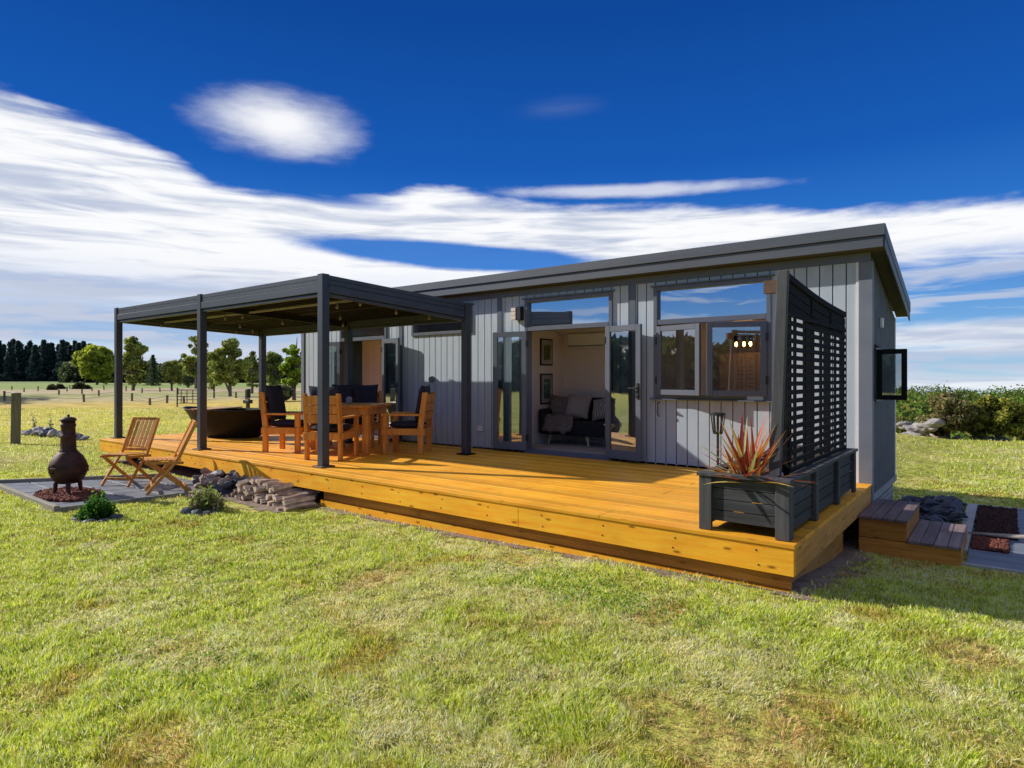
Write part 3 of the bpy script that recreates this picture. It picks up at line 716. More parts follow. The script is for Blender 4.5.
tag(recenter(mk('cushion',cu,M['cush_grey'],smooth=True)),'plain silver grey square cushion leaning in the middle of the black sofa','cushion')
m,nt,b=newmat('patterned_cushion_cloth'); n=nt.nodes.new('ShaderNodeTexWave'); n.inputs['Scale'].default_value=9; n.inputs['Distortion'].default_value=4
tc=nt.nodes.new('ShaderNodeTexCoord'); nt.links.new(tc.outputs['Object'],n.inputs['Vector']); r=ramp(nt,n.outputs['Fac'],[(.4,(.04,.04,.05)),(.6,(.55,.5,.46))]); nt.links.new(r.outputs[0],b.inputs['Base Color']); b.inputs['Roughness'].default_value=.9; M['pattern']=m
cu=MB(); cu.pillow(.42,.40,.14,Matrix.Translation((-5.50,9.58,1.17))@Matrix.Rotation(R_(-10),4,'Z')@Matrix.Rotation(R_(70),4,'X')@Matrix.Rotation(R_(12),4,'Z'))
tag(recenter(mk('cushion',cu,M['pattern'],smooth=True)),'black and white streaked cushion at the right end of the sofa','cushion')
cu=MB(); cu.pillow(.44,.40,.15,Matrix.Translation((-6.42,9.64,1.18))@Matrix.Rotation(R_(15),4,'Z')@Matrix.Rotation(R_(70),4,'X')@Matrix.Rotation(R_(-8),4,'Z'))
tag(recenter(mk('cushion',cu,M['throw'],smooth=True)),'mottled mauve cushion behind the fur throw on the sofa','cushion')
th=MB(); NN=16
vs=[];fs=[]
for j in range(NN+1):
    for i in range(NN+1):
        u=i/NN; vv_=j/NN
        x=-6.50+u*.58+.04*math.sin(vv_*9); yy=9.62-vv_*.45; z=.99-max(0,vv_-.68)*.75+.03*mnoise.noise(Vector((u*6,vv_*6,0)))+.02*math.sin(u*14)
        vs.append((x,yy,z))
for j in range(NN):
    for i in range(NN): a_=j*(NN+1)+i; fs.append((a_,a_+1,a_+NN+2,a_+NN+1))
th.add(vs,fs); th_o=tag(recenter(mk('fur_throw',th,M['throw'],smooth=True)),'mauve brown fur throw hanging over the left seat of the sofa','throw')
sm=th_o.modifiers.new('s','SOLIDIFY'); sm.thickness=.04
# framed pictures on the partition
def art(name,c1,c2):
    m,nt,b=newmat(name); n=noise_node(nt,9,3); r=ramp(nt,n.outputs['Fac'],[(.40,c1),(.55,c2),(.62,(.55,.55,.45))]); nt.links.new(r.outputs[0],b.inputs['Base Color']); return m
for z0,z1,nm,lab,c1,c2 in ((1.93,2.42,'a','black framed print in olive tones, upper one on the wall','',''),(1.22,1.78,'b','black framed print in green tones, lower one on the wall','','')):
    p=thing('framed_picture',(-6.668,9.55,z0),lab,'picture')
    q=MB(); q.box(0,.02,-.19,.19,0,z1-z0); mk('frame',q,M['sofa'],p)
    q=MB(); q.box(.02,.024,-.165,.165,.025,z1-z0-.025); mk('mount',q,M['skirt'],p)
    q=MB(); q.box(.024,.027,-.10,.10,.10,z1-z0-.10); mk('print',q,art('print_'+nm,(.04,.07,.02) if nm=='a' else (.02,.07,.05),(.16,.18,.04) if nm=='a' else (.09,.17,.12)),p)
ac=thing('air_conditioner',(-6.05,HB-.001,2.25),'white wall mounted air conditioner above the sofa','air conditioner')
q=MB(); q.box(-.42,.42,-.20,0,0,.27); mk('casing',q,M['white'],ac,bevel=.03,seg=3); q=MB(); q.box(-.38,.38,-.206,-.16,.03,.05); mk('air_slot',q,M['trim'],ac)
stb=thing('side_table',(-4.98,9.22,.527),'small black side table in front of the sofa','side table')
q=MB(); q.box(-.2,.25,-.15,.15,.40,.42); mk('table_top',q,M['white'],stb)
for x in(-.18,.22):
    for y in(-.13,.13): q=MB(); q.box(x-.01,x+.01,y-.01,y+.01,0,.40); mk('leg',q,M['sofa'],stb)
rg=MB(); rg.box(-6.3,-4.7,8.45,9.15,.528,.54); tag(recenter(mk('rug',rg,M['cush_grey'])),'pale rug on the floor inside the middle doors','rug')
# kitchen behind the window: brown cupboard, lit pendants
kc=thing('kitchen_cupboard',(-2.9,9.9,.527),'rust brown tall cupboard seen through the kitchen window','cupboard')
q=MB(); q.box(-.55,.75,-.35,.15,0,1.55); mk('carcass',q,M['innerline'],kc)
for i in range(4): q=MB(); q.box(-.54+i*.325,-.54+i*.325+.31,-.372,-.352,.03,1.52); mk('door',q,M['innerline'],kc,bevel=.004)
pl=thing('pendant_lamp',(-3.0,9.1,2.55),'row of lit warm bulbs hanging inside the kitchen window','pendant lamp')
q=MB(); q.box(-.3,.3,-.02,.02,-.02,.02); mk('bar',q,M['sofa'],pl)
for x in (-.04,.07,.16):
    q=MB(); q.tube([(x,0,-.02),(x,0,-.25)],.004,6); q.lathe([(.03,-.33),(.035,-.25)],10,Matrix.Translation((x,0,0))); c_=mk('cord',q,M['sofa'],pl)
    q=MB(); q.lathe([(.006,-.405),(.018,-.39),(.022,-.365),(.014,-.335)],12,Matrix.Translation((x,0,0))); mk('bulb',q,M['bulb'],c_,smooth=True)
bd=thing('bed',(-8.9,9.35,.527),'bed with black and white cover inside the left doors','bed')
q=MB(); q.box(-.6,.85,-.35,.33,.12,.50); mk('mattress',q,M['white'],bd,bevel=.05,seg=3)
q=MB(); q.box(-.62,.87,-.37,.34,.47,.53); mk('bed_cover',q,M['pattern'],bd,bevel=.02)

# ------------------------------------------------------------------ pergola
FP=[(-7.25,5.15),(-10.62,5.15),(-14.0,5.12)]; BP=[(-6.68,7.38),(-9.62,7.38),(-12.55,7.38)]
ZF,ZB=3.09,2.88
pg=thing('pergola',(-10.2,6.3,D),'charcoal metal pergola with louvred roof over the left end of the deck','pergola')
for i,(x,y) in enumerate(FP+BP):
    zt=ZF if i<3 else ZB
    q=MB(); q.box(x-.057,x+.057,y-.057,y+.057,D+.02,zt+ (.012 if i<3 else 0)); po=mk('post',q,M['steel'],pg,True,bevel=.004)
    q=MB(); q.box(x-.11,x+.11,y-.11,y+.11,D+.002,D+.02); mk('base_plate',q,M['brown' if i<3 else 'steel_dark'],po,True,bevel=.003)
def roofbeam(a,b,za,zb,name='beam'):
    ax,ay=a;bx,by=b; d=Vector((bx-ax,by-ay,0)).normalized(); A=Vector((ax,ay,0))+d*.058; B=Vector((bx,by,0))-d*.058
    q=MB(); q.beam((A.x,A.y,za-.065),(B.x,B.y,zb-.065),.075,.13); o=mk(name,q,M['steel'],pg,True,bevel=.004)
    q=MB(); q.beam((A.x,A.y,za-.184),(B.x,B.y,zb-.184),.10,.105); mk('gutter',q,M['steel'],o,True,bevel=.004)
    q=MB(); q.beam((A.x,A.y,za-.131),(B.x,B.y,zb-.131),.094,.010); mk('seam',q,M['black'],o,True)
    q=MB(); q.beam((A.x,A.y,za-.06),(B.x,B.y,zb-.06),.079,.006); mk('seam',q,M['steel_dark'],o,True)
    q=MB(); q.beam((A.x,A.y,za-.265),(B.x,B.y,zb-.265),.055,.05); mk('shade_roller',q,M['steel'],o,True,bevel=.01)
roofbeam(FP[1],FP[0],ZF,ZF); roofbeam(FP[2],FP[1],ZF,ZF); roofbeam(BP[1],BP[0],ZB,ZB); roofbeam(BP[2],BP[1],ZB,ZB)
roofbeam(FP[0],BP[0],ZF,ZB); roofbeam(FP[2],BP[2],ZF,ZB); 
q=MB(); q.beam((FP[1][0],FP[1][1]+.06,ZF-.16),(BP[1][0],BP[1][1]-.06,ZB-.16),.07,.16); mk('centre_beam',q,M['steel_dark'],pg,True)
for bay in (0,1):
    NL=20
    for k in range(NL):
        t=(k+.5)/NL
        a_=Vector((FP[bay+1][0],FP[bay+1][1],ZF-.13)).lerp(Vector((BP[bay+1][0],BP[bay+1][1],ZB-.13)),t); b_=Vector((FP[bay][0],FP[bay][1],ZF-.13)).lerp(Vector((BP[bay][0],BP[bay][1],ZB-.13)),t)
        dd=(b_-a_).normalized()*.06; q=MB(); q.beam(a_+dd,b_-dd,.128,.022,up=(0,.16,1)); 
        q.beam(a_+dd+Vector((0,.045,-.022)),b_-dd+Vector((0,.045,-.022)),.014,.022); mk('louvre',q,M['steel_dark'],pg,True)
    for t in (.3,.62):
        a_=Vector((*lerp2(FP[bay+1],BP[bay+1],t),2.83)); b_=Vector((*lerp2(FP[bay],BP[bay],t),2.83)); q=MB(); q.beam(a_,b_,.03,.03); mk('light_batten',q,M['skirt'],pg,True)
# festoon lights
sl=thing('string_lights',(-10.2,6.3,2.7),'festoon string of clear bulbs sagging beneath the pergola roof','string lights')
pts=[(-13.8,5.35,2.88),(-12.5,7.3,2.70),(-10.6,5.35,2.88),(-9.76,7.4,2.68),(-7.35,5.4,2.88),(-7.0,7.35,2.68)]
wire=MB(); path=[]; bulbs=[]
for a_,b_ in zip(pts[:-1],pts[1:]):
    a_=Vector(a_);b_=Vector(b_); n=10
    for i in range(n+ (1 if b_==Vector(pts[-1]) else 0)):
        t=i/n; p=a_.lerp(b_,t); p.z-=.05*4*t*(1-t); path.append(p)
        if i in (2,5,8): bulbs.append(p)
wire.tube(path,.004,5); mk('wire',wire,M['sofa'],sl,True)
for p in bulbs:
    q=MB(); q.lathe([(.006,-.085),(.022,-.065),(.024,-.045),(.012,-.02),(.012,0)],10,Matrix.Translation(p)); mk('bulb',q,M['bulbclear'],sl,True,smooth=True)

# ------------------------------------------------------------------ outdoor furniture
U=Vector((.88,.475,0)); V_=Vector((-.475,.88,0)); TC=Vector((-8.42,6.55,D)); TA=math.atan2(U.y,U.x)
tb=thing('dining_table',TC,'square oiled timber dining table between the chairs on the deck','table',rotz=TA)
q=MB()
for i in range(6): q.box(-.48,.48,-.48+i*.16+.003,-.48+(i+1)*.16-.003,.735,.775)
mk('table_top',q,M['chair'],tb,bevel=.004)
q=MB(); q.box(-.42,.42,-.42,-.38,.62,.733); q.box(-.42,.42,.38,.42,.62,.733); q.box(-.42,-.38,-.378,.378,.62,.733); q.box(.38,.42,-.378,.378,.62,.733); mk('apron',q,M['chair'],tb)
for sx in(-1,1):
    for sy in(-1,1): q=MB(); q.box(sx*.39-.05,sx*.39+.05,sy*.39-.05,sy*.39+.05,.002,.62); mk('leg',q,M['chair'],tb,bevel=.005)
q=MB(); q.lathe([(.035,0),(.05,.02),(.045,.1),(.02,.12)],14,Matrix.Translation(TC+Vector((-.1,0,.777)))); tag(recenter(mk('glass_jar',q,M['cush_grey'],smooth=True)),'small grey jar standing on the dining table','jar')
def make_chair(w=.60,label='',pads=1):
    """faces local +y, origin at floor centre"""
    c=thing('armchair',(0,0,0),label,'chair','oiled timber armchairs around the deck table')
    h=w/2; d=.28
    for s in(-1,1):
        x=s*(h-.04)
        q=MB(); q.add([(x-.022,-d-.045,0),(x+.022,-d-.045,0),(x+.022,-d+.045,0),(x-.022,-d+.045,0),(x-.022,-d-.045,.42),(x+.022,-d-.045,.42),(x+.022,-d+.045,.42),(x-.022,-d+.045,.42),
             (x-.022,-d-.115,.97),(x+.022,-d-.115,.97),(x+.022,-d-.03,.97),(x-.022,-d-.03,.97)],[(0,3,2,1),(0,1,5,4),(1,2,6,5),(2,3,7,6),(3,0,4,7),(4,5,9,8),(5,6,10,9),(6,7,11,10),(7,4,8,11),(8,9,10,11)])
        mk('leg',q,M['chair'],c,bevel=.004)
        q=MB(); q.box(x-.022,x+.022,d-.045,d+.045,0,.60); mk('leg',q,M['chair'],c,bevel=.004)
        q=MB(); q.box(x-.045,x+.045,-d-.02,d+.07,.602,.632); mk('armrest',q,M['chair'],c,bevel=.004)
        q=MB(); q.box(x+s*.023,x+s*.043,-d-.05,d+.05,.30,.40) if s>0 else q.box(x-.043,x-.023,-d-.05,d+.05,.30,.40); mk('side_rail',q,M['chair'],c,bevel=.003)
    for a_,b_ in ((-d-.07,-d-.047),(d+.047,d+.07)): q=MB(); q.box(-h+.02,h-.02,a_,b_,.295,.40); mk('cross_rail',q,M['chair'],c,bevel=.003)
    q=MB()
    for i in range(5): q.box(-h+.065,h-.065,-d+.05+i*.105,-d+.05+i*.105+.09,.38,.40)
    mk('seat',q,M['chair'],c)
    for k in range(3):
        z=.54+k*.135; y=-d-.02-(z-.42)*.13; q=MB(); q.box(-h+.063,h-.063,y-.03,y-.006,z,z+.128); mk('back_board',q,M['chair'],c,bevel=.003)
    ww=(w-.14)/pads
    for k in range(pads):
        cx=-(w-.14)/2+ww*(k+.5)
        q=MB(); q.pillow(ww,.52,.11,Matrix.Translation((cx,.0,.455)),puff=.35); mk('seat_pad',q,M['pad'],c,smooth=True)
        q=MB(); q.pillow(ww,.60,.12,Matrix.Translation((cx,-.245,.79))@Matrix.Rotation(R_(100),4,'X'),puff=.35); mk('back_pad',q,M['pad'],c,smooth=True)
    return c
ch=make_chair(label='timber armchair with navy pads at the near side of the table, back to the camera')
ch.location=TC+U*(.05)-V_*.86; ch.location.z=D+.003; ch.rotation_euler=(0,0,TA)
c2=dup(ch); c2.location=TC-U*1.06-V_*.10; c2.location.z=D+.003; c2.rotation_euler=(0,0,TA-PI/2); c2['label']='timber armchair with navy pads left of the table, beside the black bathtub'
c3=dup(ch); c3.location=TC+U*.93+V_*.02; c3.location.z=D+.003; c3.rotation_euler=(0,0,TA+PI/2+.05); c3['label']='timber armchair with navy pads right of the table, nearest the left french doors'
c4=make_chair(.98,'wide timber armchair with two navy back pads behind the table',2); c4.location=TC-U*.36+V_*.72; c4.location.z=D+.003; c4.rotation_euler=(0,0,TA+PI+.15)

# tub
tubT=thing('bathtub',(-12.35,6.62,D),'black oval outdoor bathtub with flared rim on the deck','bathtub',rotz=R_(30))
prof=[(.36,0.0),(.45,.01),(.56,.10),(.68,.25),(.78,.42),(.855,.545),(.88,.56),(.86,.57),(.83,.555),(.75,.42),(.62,.22),(.45,.14),(.05,.12)]
q=MB()
n=48; vs=[];fs=[]
for r,z in prof:
    for k in range(n):
        t=2*PI*k/n; zz=z+(.05*math.cos(t)**4 if z>.4 else 0)
        vs.append((r*1.2*math.cos(t), r*.62*math.sin(t)*(1.0), zz))
for i in range(len(prof)-1):
    for k in range(n): k2=(k+1)%n; fs.append((i*n+k,i*n+k2,(i+1)*n+k2,(i+1)*n+k))
q.add(vs,fs); mk('tub_body',q,M['tub'],tubT,smooth=True)
q=MB(); q.box(-.40,.42,-.25,.25,0.002,.02); mk('plinth',q,M['sofa'],tubT)
ty=thing('bath_tray',(-12.6,6.47,D+.575),'pale timber tray boards lying across the black bathtub','tray',rotz=R_(30))
q=MB()
for i in range(3): q.box(-.30+i*.16,-.30+i*.16+.15,-.55,.55,0,.022)
mk('boards',q,M['tray'],ty); 
for yy in (-.45,.40): q=MB(); q.box(-.3,.17,yy,yy+.05,-.02,-.001); mk('cleat',q,M['tray'],ty)
# tap post beyond tub
tp=thing('tap_post',(-14.6,8.2,.05),'dark outdoor tap post standing beyond the bathtub','tap post')
q=MB(); q.tube([(0,0,0),(0,0,1.15)],.05,10); mk('post',q,M['bark'],tp); q=MB(); q.box(-.13,.13,-.06,.06,1.03,1.12); q.box(-.05,.05,-.05,.05,1.16,1.38); mk('tap_head',q,M['greybox'],tp,bevel=.01)

# ------------------------------------------------------------------ planter, trellis, flax
PX0,PX1,PY0,PY1=-1.925,-1.245,4.88,7.50; PT=.955
pb=thing('planter_box',(-1.6,6.2,D),'long charcoal timber planter box on the right end of the deck','planter')
q=MB(); hh=(PT-.03-(D+.08))/4
for k in range(4):
    z0=D+.08+k*hh; z1=z0+hh-.006
    q.box(PX0+.05,PX1-.05,PY0+.035,PY0+.055,z0,z1)
mk('front_panel',q,M['grey'],pb,True,bevel=.002)
for xx,nm in ((PX0+.035,0),(PX1-.055,1)):
    q=MB()
    for k in range(4):
        z0=D+.035+k*hh*1.09; q.box(xx,xx+.02,PY0+.056,PY1-.056,z0,z0+hh*1.09-.006)
    mk('side_panel',q,M['grey'],pb,True,bevel=.002)
q=MB()
for k in range(4):
    z0=D+.08+k*hh; q.box(PX0+.05,PX1-.05,PY1-.055,PY1-.035,z0,z0+hh-.006)
mk('back_panel',q,M['grey'],pb,True)
for x in (PX0,PX1-.10):
    q=MB(); q.box(x,x+.10,PY0,PY0+.034,D+.003,PT-.03); mk('corner_post',q,M['greyZ'],pb,True,bevel=.003)
for y in (PY0+.036,5.72,6.60,PY1-.09):
    q=MB(); q.box(PX1-.034,PX1,y,y+.09,D+.003,PT-.03); mk('side_post',q,M['greyZ'],pb,True,bevel=.003)
    q=MB(); q.box(PX0,PX0+.034,y,y+.09,D+.003,PT-.03); mk('side_post',q,M['greyZ'],pb,True,bevel=.003)
q=MB(); q.box(PX0-.015,PX1+.015,PY0-.015,PY0+.075,PT-.028,PT); q.box(PX0-.015,PX1+.015,PY1-.075,PY1+.015,PT-.028,PT); q.box(PX0-.015,PX0+.075,PY0+.0755,PY1-.0755,PT-.027,PT-.001); q.box(PX1-.075,PX1+.015,PY0+.0755,PY1-.0755,PT-.027,PT-.001)
mk('rim',q,M['greyZ'],pb,True,bevel=.003)
q=MB(); q.box(PX0+.06,PX1-.06,PY0+.06,PY1-.06,PT-.2,PT-.035); mk('soil',q,M['soil'],pb,True)
rocks('pebble',[M['pinkrock'],M['palerock']],[(PX0+.12+random.random()*.5,PY0+.12+random.random()*.35,PT-.035,random.uniform(.025,.045)) for _ in range(16)],'pink and white pebble on the planter soil near the flax','pebble','pebbles in the planter')
tr=thing('trellis_screen',(-1.36,6.2,PT-.2),'tall black lattice screen with curved top standing in the planter','trellis')
TX=-1.345; ty0,ty1=5.15,7.42
def ttop(y):
    t=(y-ty0)/(ty1-ty0); return 2.50-.13*t-.025*math.sin(PI*t)
q=MB(); # leaning near post
b0=.075
q.add([(TX-.105,ty0-.09,PT-.2),(TX-.02,ty0-.09,PT-.2),(TX-.02,ty0-.04,PT-.2),(TX-.105,ty0-.04,PT-.2),(TX-.05,ty0-.03,2.53),(TX+.03,ty0-.03,2.53),(TX+.03,ty0+.02,2.53),(TX-.05,ty0+.02,2.53)],[(0,3,2,1),(4,5,6,7),(0,1,5,4),(1,2,6,5),(2,3,7,6),(3,0,4,7)])
mk('leaning_post',q,M['greyZ'],tr,True,bevel=.004)
for y in (ty0+.10,ty0+.84,ty0+1.60,ty1):
    q=MB(); q.box(TX-.045,TX+.0,y-.022,y+.022,PT-.2,ttop(y)-.03); mk('upright',q,M['black'],tr,True)
q=MB()
for i in range(12):
    a_=ty0+.05+(ty1-ty0)*i/12; b_=ty0+.05+(ty1-ty0)*(i+1)/12
    q.beam((TX-.02,a_,ttop(a_)),(TX-.02,b_+.002,ttop(b_)),.07,.05)
mk('top_rail',q,M['black'],tr,True)
q=MB(); 
z=PT+.02
while z<2.20:
    for off in (0,):
        n=8
        for i in range(n):
            a_=ty0+.06+(ty1-ty0-.04)*i/n; b_=ty0+.06+(ty1-ty0-.04)*(i+1)/n
            bow=lambda y: 0
            if z+.05<ttop(a_)-.0: q.beam((TX+.012,a_,z-bow(a_)),(TX+.012,b_,z-bow(b_)),.018,.036)
    z+=.068
mk('slats',q,M['black'],tr,True)
q=MB()
for i in range(12):
    a_=ty0+.05+(ty1-ty0)*i/12; b_=ty0+.05+(ty1-ty0)*(i+1)/12
    for dz in (.075,.15,.225): q.beam((TX-.01,a_,ttop(a_)-dz),(TX-.01,b_+.002,ttop(b_)-dz),.02,.066)
mk('upper_boards',q,M['black'],tr,True)
q=MB()
for i in range(13):
    y=ty0+.2+i*(ty1-ty0-.2)/13
    if i%4!=3: q.box(TX-.066,TX-.048,y-.022,y+.022,PT+.01,2.30)
mk('vertical_battens',q,M['black'],tr,True)
q=MB(); q.box(TX-.17,TX-.05,ty0+.03,ty0+.09,2.37,2.47); mk('bracket',q,M['brown'],tr,True)

# flax
def flax():
    t=thing('flax_plant',(-1.585,5.03,PT-.06),'red and orange strap leaved flax growing in the planter','plant')
    r=random.Random(4); V=[];F=[];C=[]
    for k in range(78):
        az=r.uniform(0,2*PI); L=r.uniform(.30,.56); el=R_(r.uniform(10,66)) if r.random()<.85 else R_(r.uniform(0,20))
        if r.random()<.06: L=r.uniform(.50,.60); el=R_(r.uniform(68,86))
        w=r.uniform(.011,.022); droop=r.uniform(.0,.35)*(1.2 if el<.7 else .5)
        kind=r.random()
        if kind<.30: c=(.42,.07,.03)
        elif kind<.68: c=(.62,.27,.06)
        elif kind<.86: c=(.80,.60,.18)
        elif kind<.95: c=(.50,.56,.22)
        else: c=(.20,.03,.03)
        p=Vector((r.uniform(-.06,.06),r.uniform(-.06,.06),0)); d=Vector((math.cos(az)*math.cos(el),math.sin(az)*math.cos(el),math.sin(el)))
        side=d.cross(Vector((0,0,1))).normalized(); n=7; b=len(V)
        for i in range(n+1):
            s=i/n; ww=w*(1-s**2.2)*(.6+.9*min(1,s*4)*.6)
            fold=ww*.35
            up=side.cross(d).normalized()
            V+= [tuple(p-side*ww),tuple(p-up*fold),tuple(p+side*ww)]
            cc=tuple(x*(.55+.6*s) for x in c); C+= [cc,tuple(x*1.35 for x in cc),cc]
            p=p+d*(L/n); d=(d-Vector((0,0,1))*droop*s*.35).normalized()
        for i in range(n):
            a=b+i*3; F+= [(a,a+1,a+4,a+3),(a+1,a+2,a+5,a+4)]
    np_obj('leaf_clump',np_mesh('leaf_clump',np.array(V),np.array(F),M['flax'],np.array(C)),t)
flax()
tc_=thing('garden_torch',(-2.76,7.6,D),'black garden torch with caged head standing behind the flax','garden torch')
q=MB(); q.tube([(0,0,.0),(0,0,.55)],.016,8); q.lathe([(.10,0),(.10,.015)],14); mk('pole',q,M['greybox'],tc_)
q=MB()
for k in range(10):
    t=2*PI*k/10; q.beam((.055*math.cos(t),.055*math.sin(t),.53),(.085*math.cos(t),.085*math.sin(t),.75),.024,.006)
q.lathe([(.055,.52),(.058,.54)],14); q.lathe([(.09,.745),(.09,.77),(.07,.78)],14); mk('cage',q,M['greybox'],tc_)

# ------------------------------------------------------------------ steps
stp=thing('timber_steps',(-.75,7.9,-.1),'two tier timber steps at the right end of the deck','steps')
G=-.12
q=MB(); q.box(-1.19,-.77,7.31,7.35,.08,.262); q.box(-.81,-.77,7.352,8.45,.08,.262); mk('upper_riser',q,M['step'],stp,True,bevel=.003)
q=MB(); q.box(-1.19,-.33,7.305,7.345,G,.072); q.box(-.37,-.33,7.347,8.45,G,.072); mk('lower_riser',q,M['step'],stp,True,bevel=.003)
for i in range(4): x=-1.19+i*.108; q=MB(); q.box(x,x+.102,7.29,8.47,.265,.292); mk('tread_board',q,M['steptop'],stp,True,bevel=.003)
for i in range(4): x=-.765+i*.11; q=MB(); q.box(x,x+.104,7.285,8.47,.075,.102); mk('tread_board',q,M['steptop'],stp,True,bevel=.003)
q=MB(); q.box(-1.19,-.82,7.36,8.4,G,.26); mk('core',q,M['joint'],stp,True)

# ------------------------------------------------------------------ right hand path
q=MB()
for k in range(13):
    y=7.42+k*.262; q.box(-.30 if k>3 else -.30,3.1,y,y+.255,-.16,-.062+random.uniform(-.002,.002))
tag(mk('path',q,M['pathboard'],bevel=.004),kind='structure')
q=MB(); q.box(-.42,-.305,7.9,10.86,-.2,-.045); q.box(-.304,3.1,10.83,10.87,-.2,-.045); q.box(-.36,3.1,7.375,7.412,-.2,-.058); tag(mk('path_edging',q,M['concrete'],bevel=.004),kind='structure')
tag(gravel('red_gravel',rect(-.28,.02,8.05,8.65),1200,.016,-.055,M['scoria'],6,1),'square bed of red scoria gravel in the path by the steps','gravel')
tag(gravel('dark_gravel',rect(-.28,.10,8.75,10.7),2200,.02,-.055,M['darkscoria'],8,1),'strip of dark red scoria gravel in the path edge','gravel')
q=MB(); q.tube([(-.33,8.66,-.02),(-.05,8.62,.0),(.25,8.68,.01),(.6,8.72,.02),(.95,8.66,.03)],[.012,.02,.028,.045,.05],8); tag(recenter(mk('driftwood',q,M['driftwood'],smooth=True)),'pale driftwood branch lying across the path','driftwood')
sp=[]
rr=random.Random(3)
while len(sp)<120:
    x=rr.uniform(-1.13,-.44); y=rr.uniform(8.52,10.7)
    if x<-.9 and y>10.5: continue
    sp.append((x,y,-.11+rr.uniform(0,.14),(rr.uniform(.07,.13),rr.uniform(.05,.09),rr.uniform(.05,.08))))
rocks('slate_rock',[M['slate']],sp,'dark slate rock in the heap beside the timber steps','rock','slate rocks heaped beside the steps',sub=2,tilt=.5)
# arching grass stalk at the right edge
q=MB(); q.tube([(.85,4.3,.05),(.80,4.32,.20),(.70,4.36,.29),(.60,4.38,.30),(.50,4.40,.25)],[.004,.005,.005,.004,.002],6); tag(recenter(mk('grass_stalk',q,M['driftwood'],smooth=True)),'pale arching grass stalk at the right edge of the lawn','grass stalk')

# ------------------------------------------------------------------ chiminea
cm=thing('chiminea',(-10.25,3.12,PZ),'rusty black cast iron chiminea on red gravel','chiminea')
q=MB(); q.lathe([(.03,.16),(.12,.17),(.18,.22),(.218,.30),(.228,.37),(.224,.385),(.228,.40),(.215,.46),(.175,.54),(.13,.59),(.12,.605)],32); mk('belly',q,M['iron'],cm,smooth=True)
q=MB(); q.lathe([(.228,.378),(.24,.382),(.24,.396),(.228,.40)],32); mk('seam_ring',q,M['iron'],cm)
q=MB(); q.lathe([(.11,.59),(.108,.62),(.096,.635),(.090,.80),(.099,.81),(.099,.83),(.086,.84),(.084,.95),(.094,.96),(.094,.98),(.084,.99),(.084,1.03)],24); mk('chimney',q,M['iron'],cm,smooth=True)
q=MB(); q.lathe([(.08,1.03),(.10,1.033),(.10,1.05),(.078,1.075),(.035,1.085),(.016,1.09),(.018,1.11),(.008,1.12)],24); mk('cap',q,M['iron'],cm,smooth=True)
for t in (-.3,1.9,3.9):
    q=MB(); q.tube([(.10*math.cos(t),.10*math.sin(t),.24),(.165*math.cos(t),.165*math.sin(t),.16),(.185*math.cos(t),.185*math.sin(t),-.015),(.205*math.cos(t),.205*math.sin(t),-.03)],[.034,.030,.022,.030],8); mk('leg',q,M['iron'],cm,smooth=True)
dm=Matrix.Rotation(R_(20),4,'Z')
q=MB(); q.tube([tuple(dm@Vector((.21*math.cos(a_),.12*math.sin(a_)*1,.38+.11*math.cos(a_*1+0)*1))) for a_ in [0]]+[tuple(dm@Vector((.23,0,.38)))],.01,6)
q=MB(); ring=[tuple(dm@Vector((.228-.03*abs(math.sin(a_)),.09*math.sin(a_),.37+.09*math.cos(a_)))) for a_ in np.linspace(0,2*PI,17)]; q.tube(ring,.012,6,cap=False); dr_=mk('fire_door',q,M['iron'],cm)
q=MB(); q.tube([tuple(dm@Vector((.23,.08,.34))),tuple(dm@Vector((.27,.08,.34))),tuple(dm@Vector((.27,.08,.42))),tuple(dm@Vector((.23,.08,.42)))],.008,6); mk('handle',q,M['iron'],dr_)
for a_ in (2.0,-1.2):
    q=MB(); q.tube([(.21*math.cos(a_),.21*math.sin(a_),.45),(.27*math.cos(a_),.27*math.sin(a_),.43),(.27*math.cos(a_),.27*math.sin(a_),.35),(.22*math.cos(a_),.22*math.sin(a_),.33)],.01,6); mk('side_handle',q,M['iron'],cm)

# ------------------------------------------------------------------ folding chairs
def folding(label):
    c=thing('folding_chair',(0,0,0),label,'chair','slatted folding chairs by the chiminea')
    h=.23
    for s in(-1,1):
        q=MB(); q.beam((s*h,.26,0),(s*h,-.13,.46),.022,.045); q.beam((s*h,-.128,.458),(s*h,-.36,.96),.022,.045); mk('back_stile',q,M['fold'],c,bevel=.003)
        q=MB(); q.beam((s*(h-.03),-.28,0),(s*(h-.03),.24,.42),.022,.045); mk('leg',q,M['fold'],c,bevel=.003)
        q=MB(); q.beam((s*(h-.005),-.20,.405),(s*(h-.005),.28,.43),.02,.035); mk('seat_rail',q,M['fold'],c)
    q=MB()
    for i in range(8): y=-.17+i*.057; q.box(-h+.015,h-.015,y,y+.045,.432+i*.003,.448+i*.003)
    mk('seat',q,M['fold'],c,bevel=.002)
    q=MB()
    for i in range(6):
        x=-h+.03+i*.0735; q.beam((x+.025,-.165,.53),(x+.025,-.355,.94),.052,.012)
    mk('back_slats',q,M['fold'],c,bevel=.002)
    for yy,zz in ((-.155,.50),(-.36,.95),(.19,.10),(-.22,.06)): q=MB(); q.beam((-h+.012,yy,zz),(h-.012,yy,zz),.02,.042); mk('cross_rail',q,M['fold'],c,bevel=.002)
    return c
f1=folding('slatted teak folding chair facing the camera, left one of the two by the deck'); f1.location=(-10.62,4.02,PZ+.002); f1.rotation_euler=(0,0,R_(206)); f1.scale=(1.0,1.0,1.03)
f2=dup(f1); f2['label']='slatted teak folding chair seen side on, right one of the two by the deck'; f2.location=(-9.50,4.10,PZ+.002); f2.rotation_euler=(0,0,R_(160))

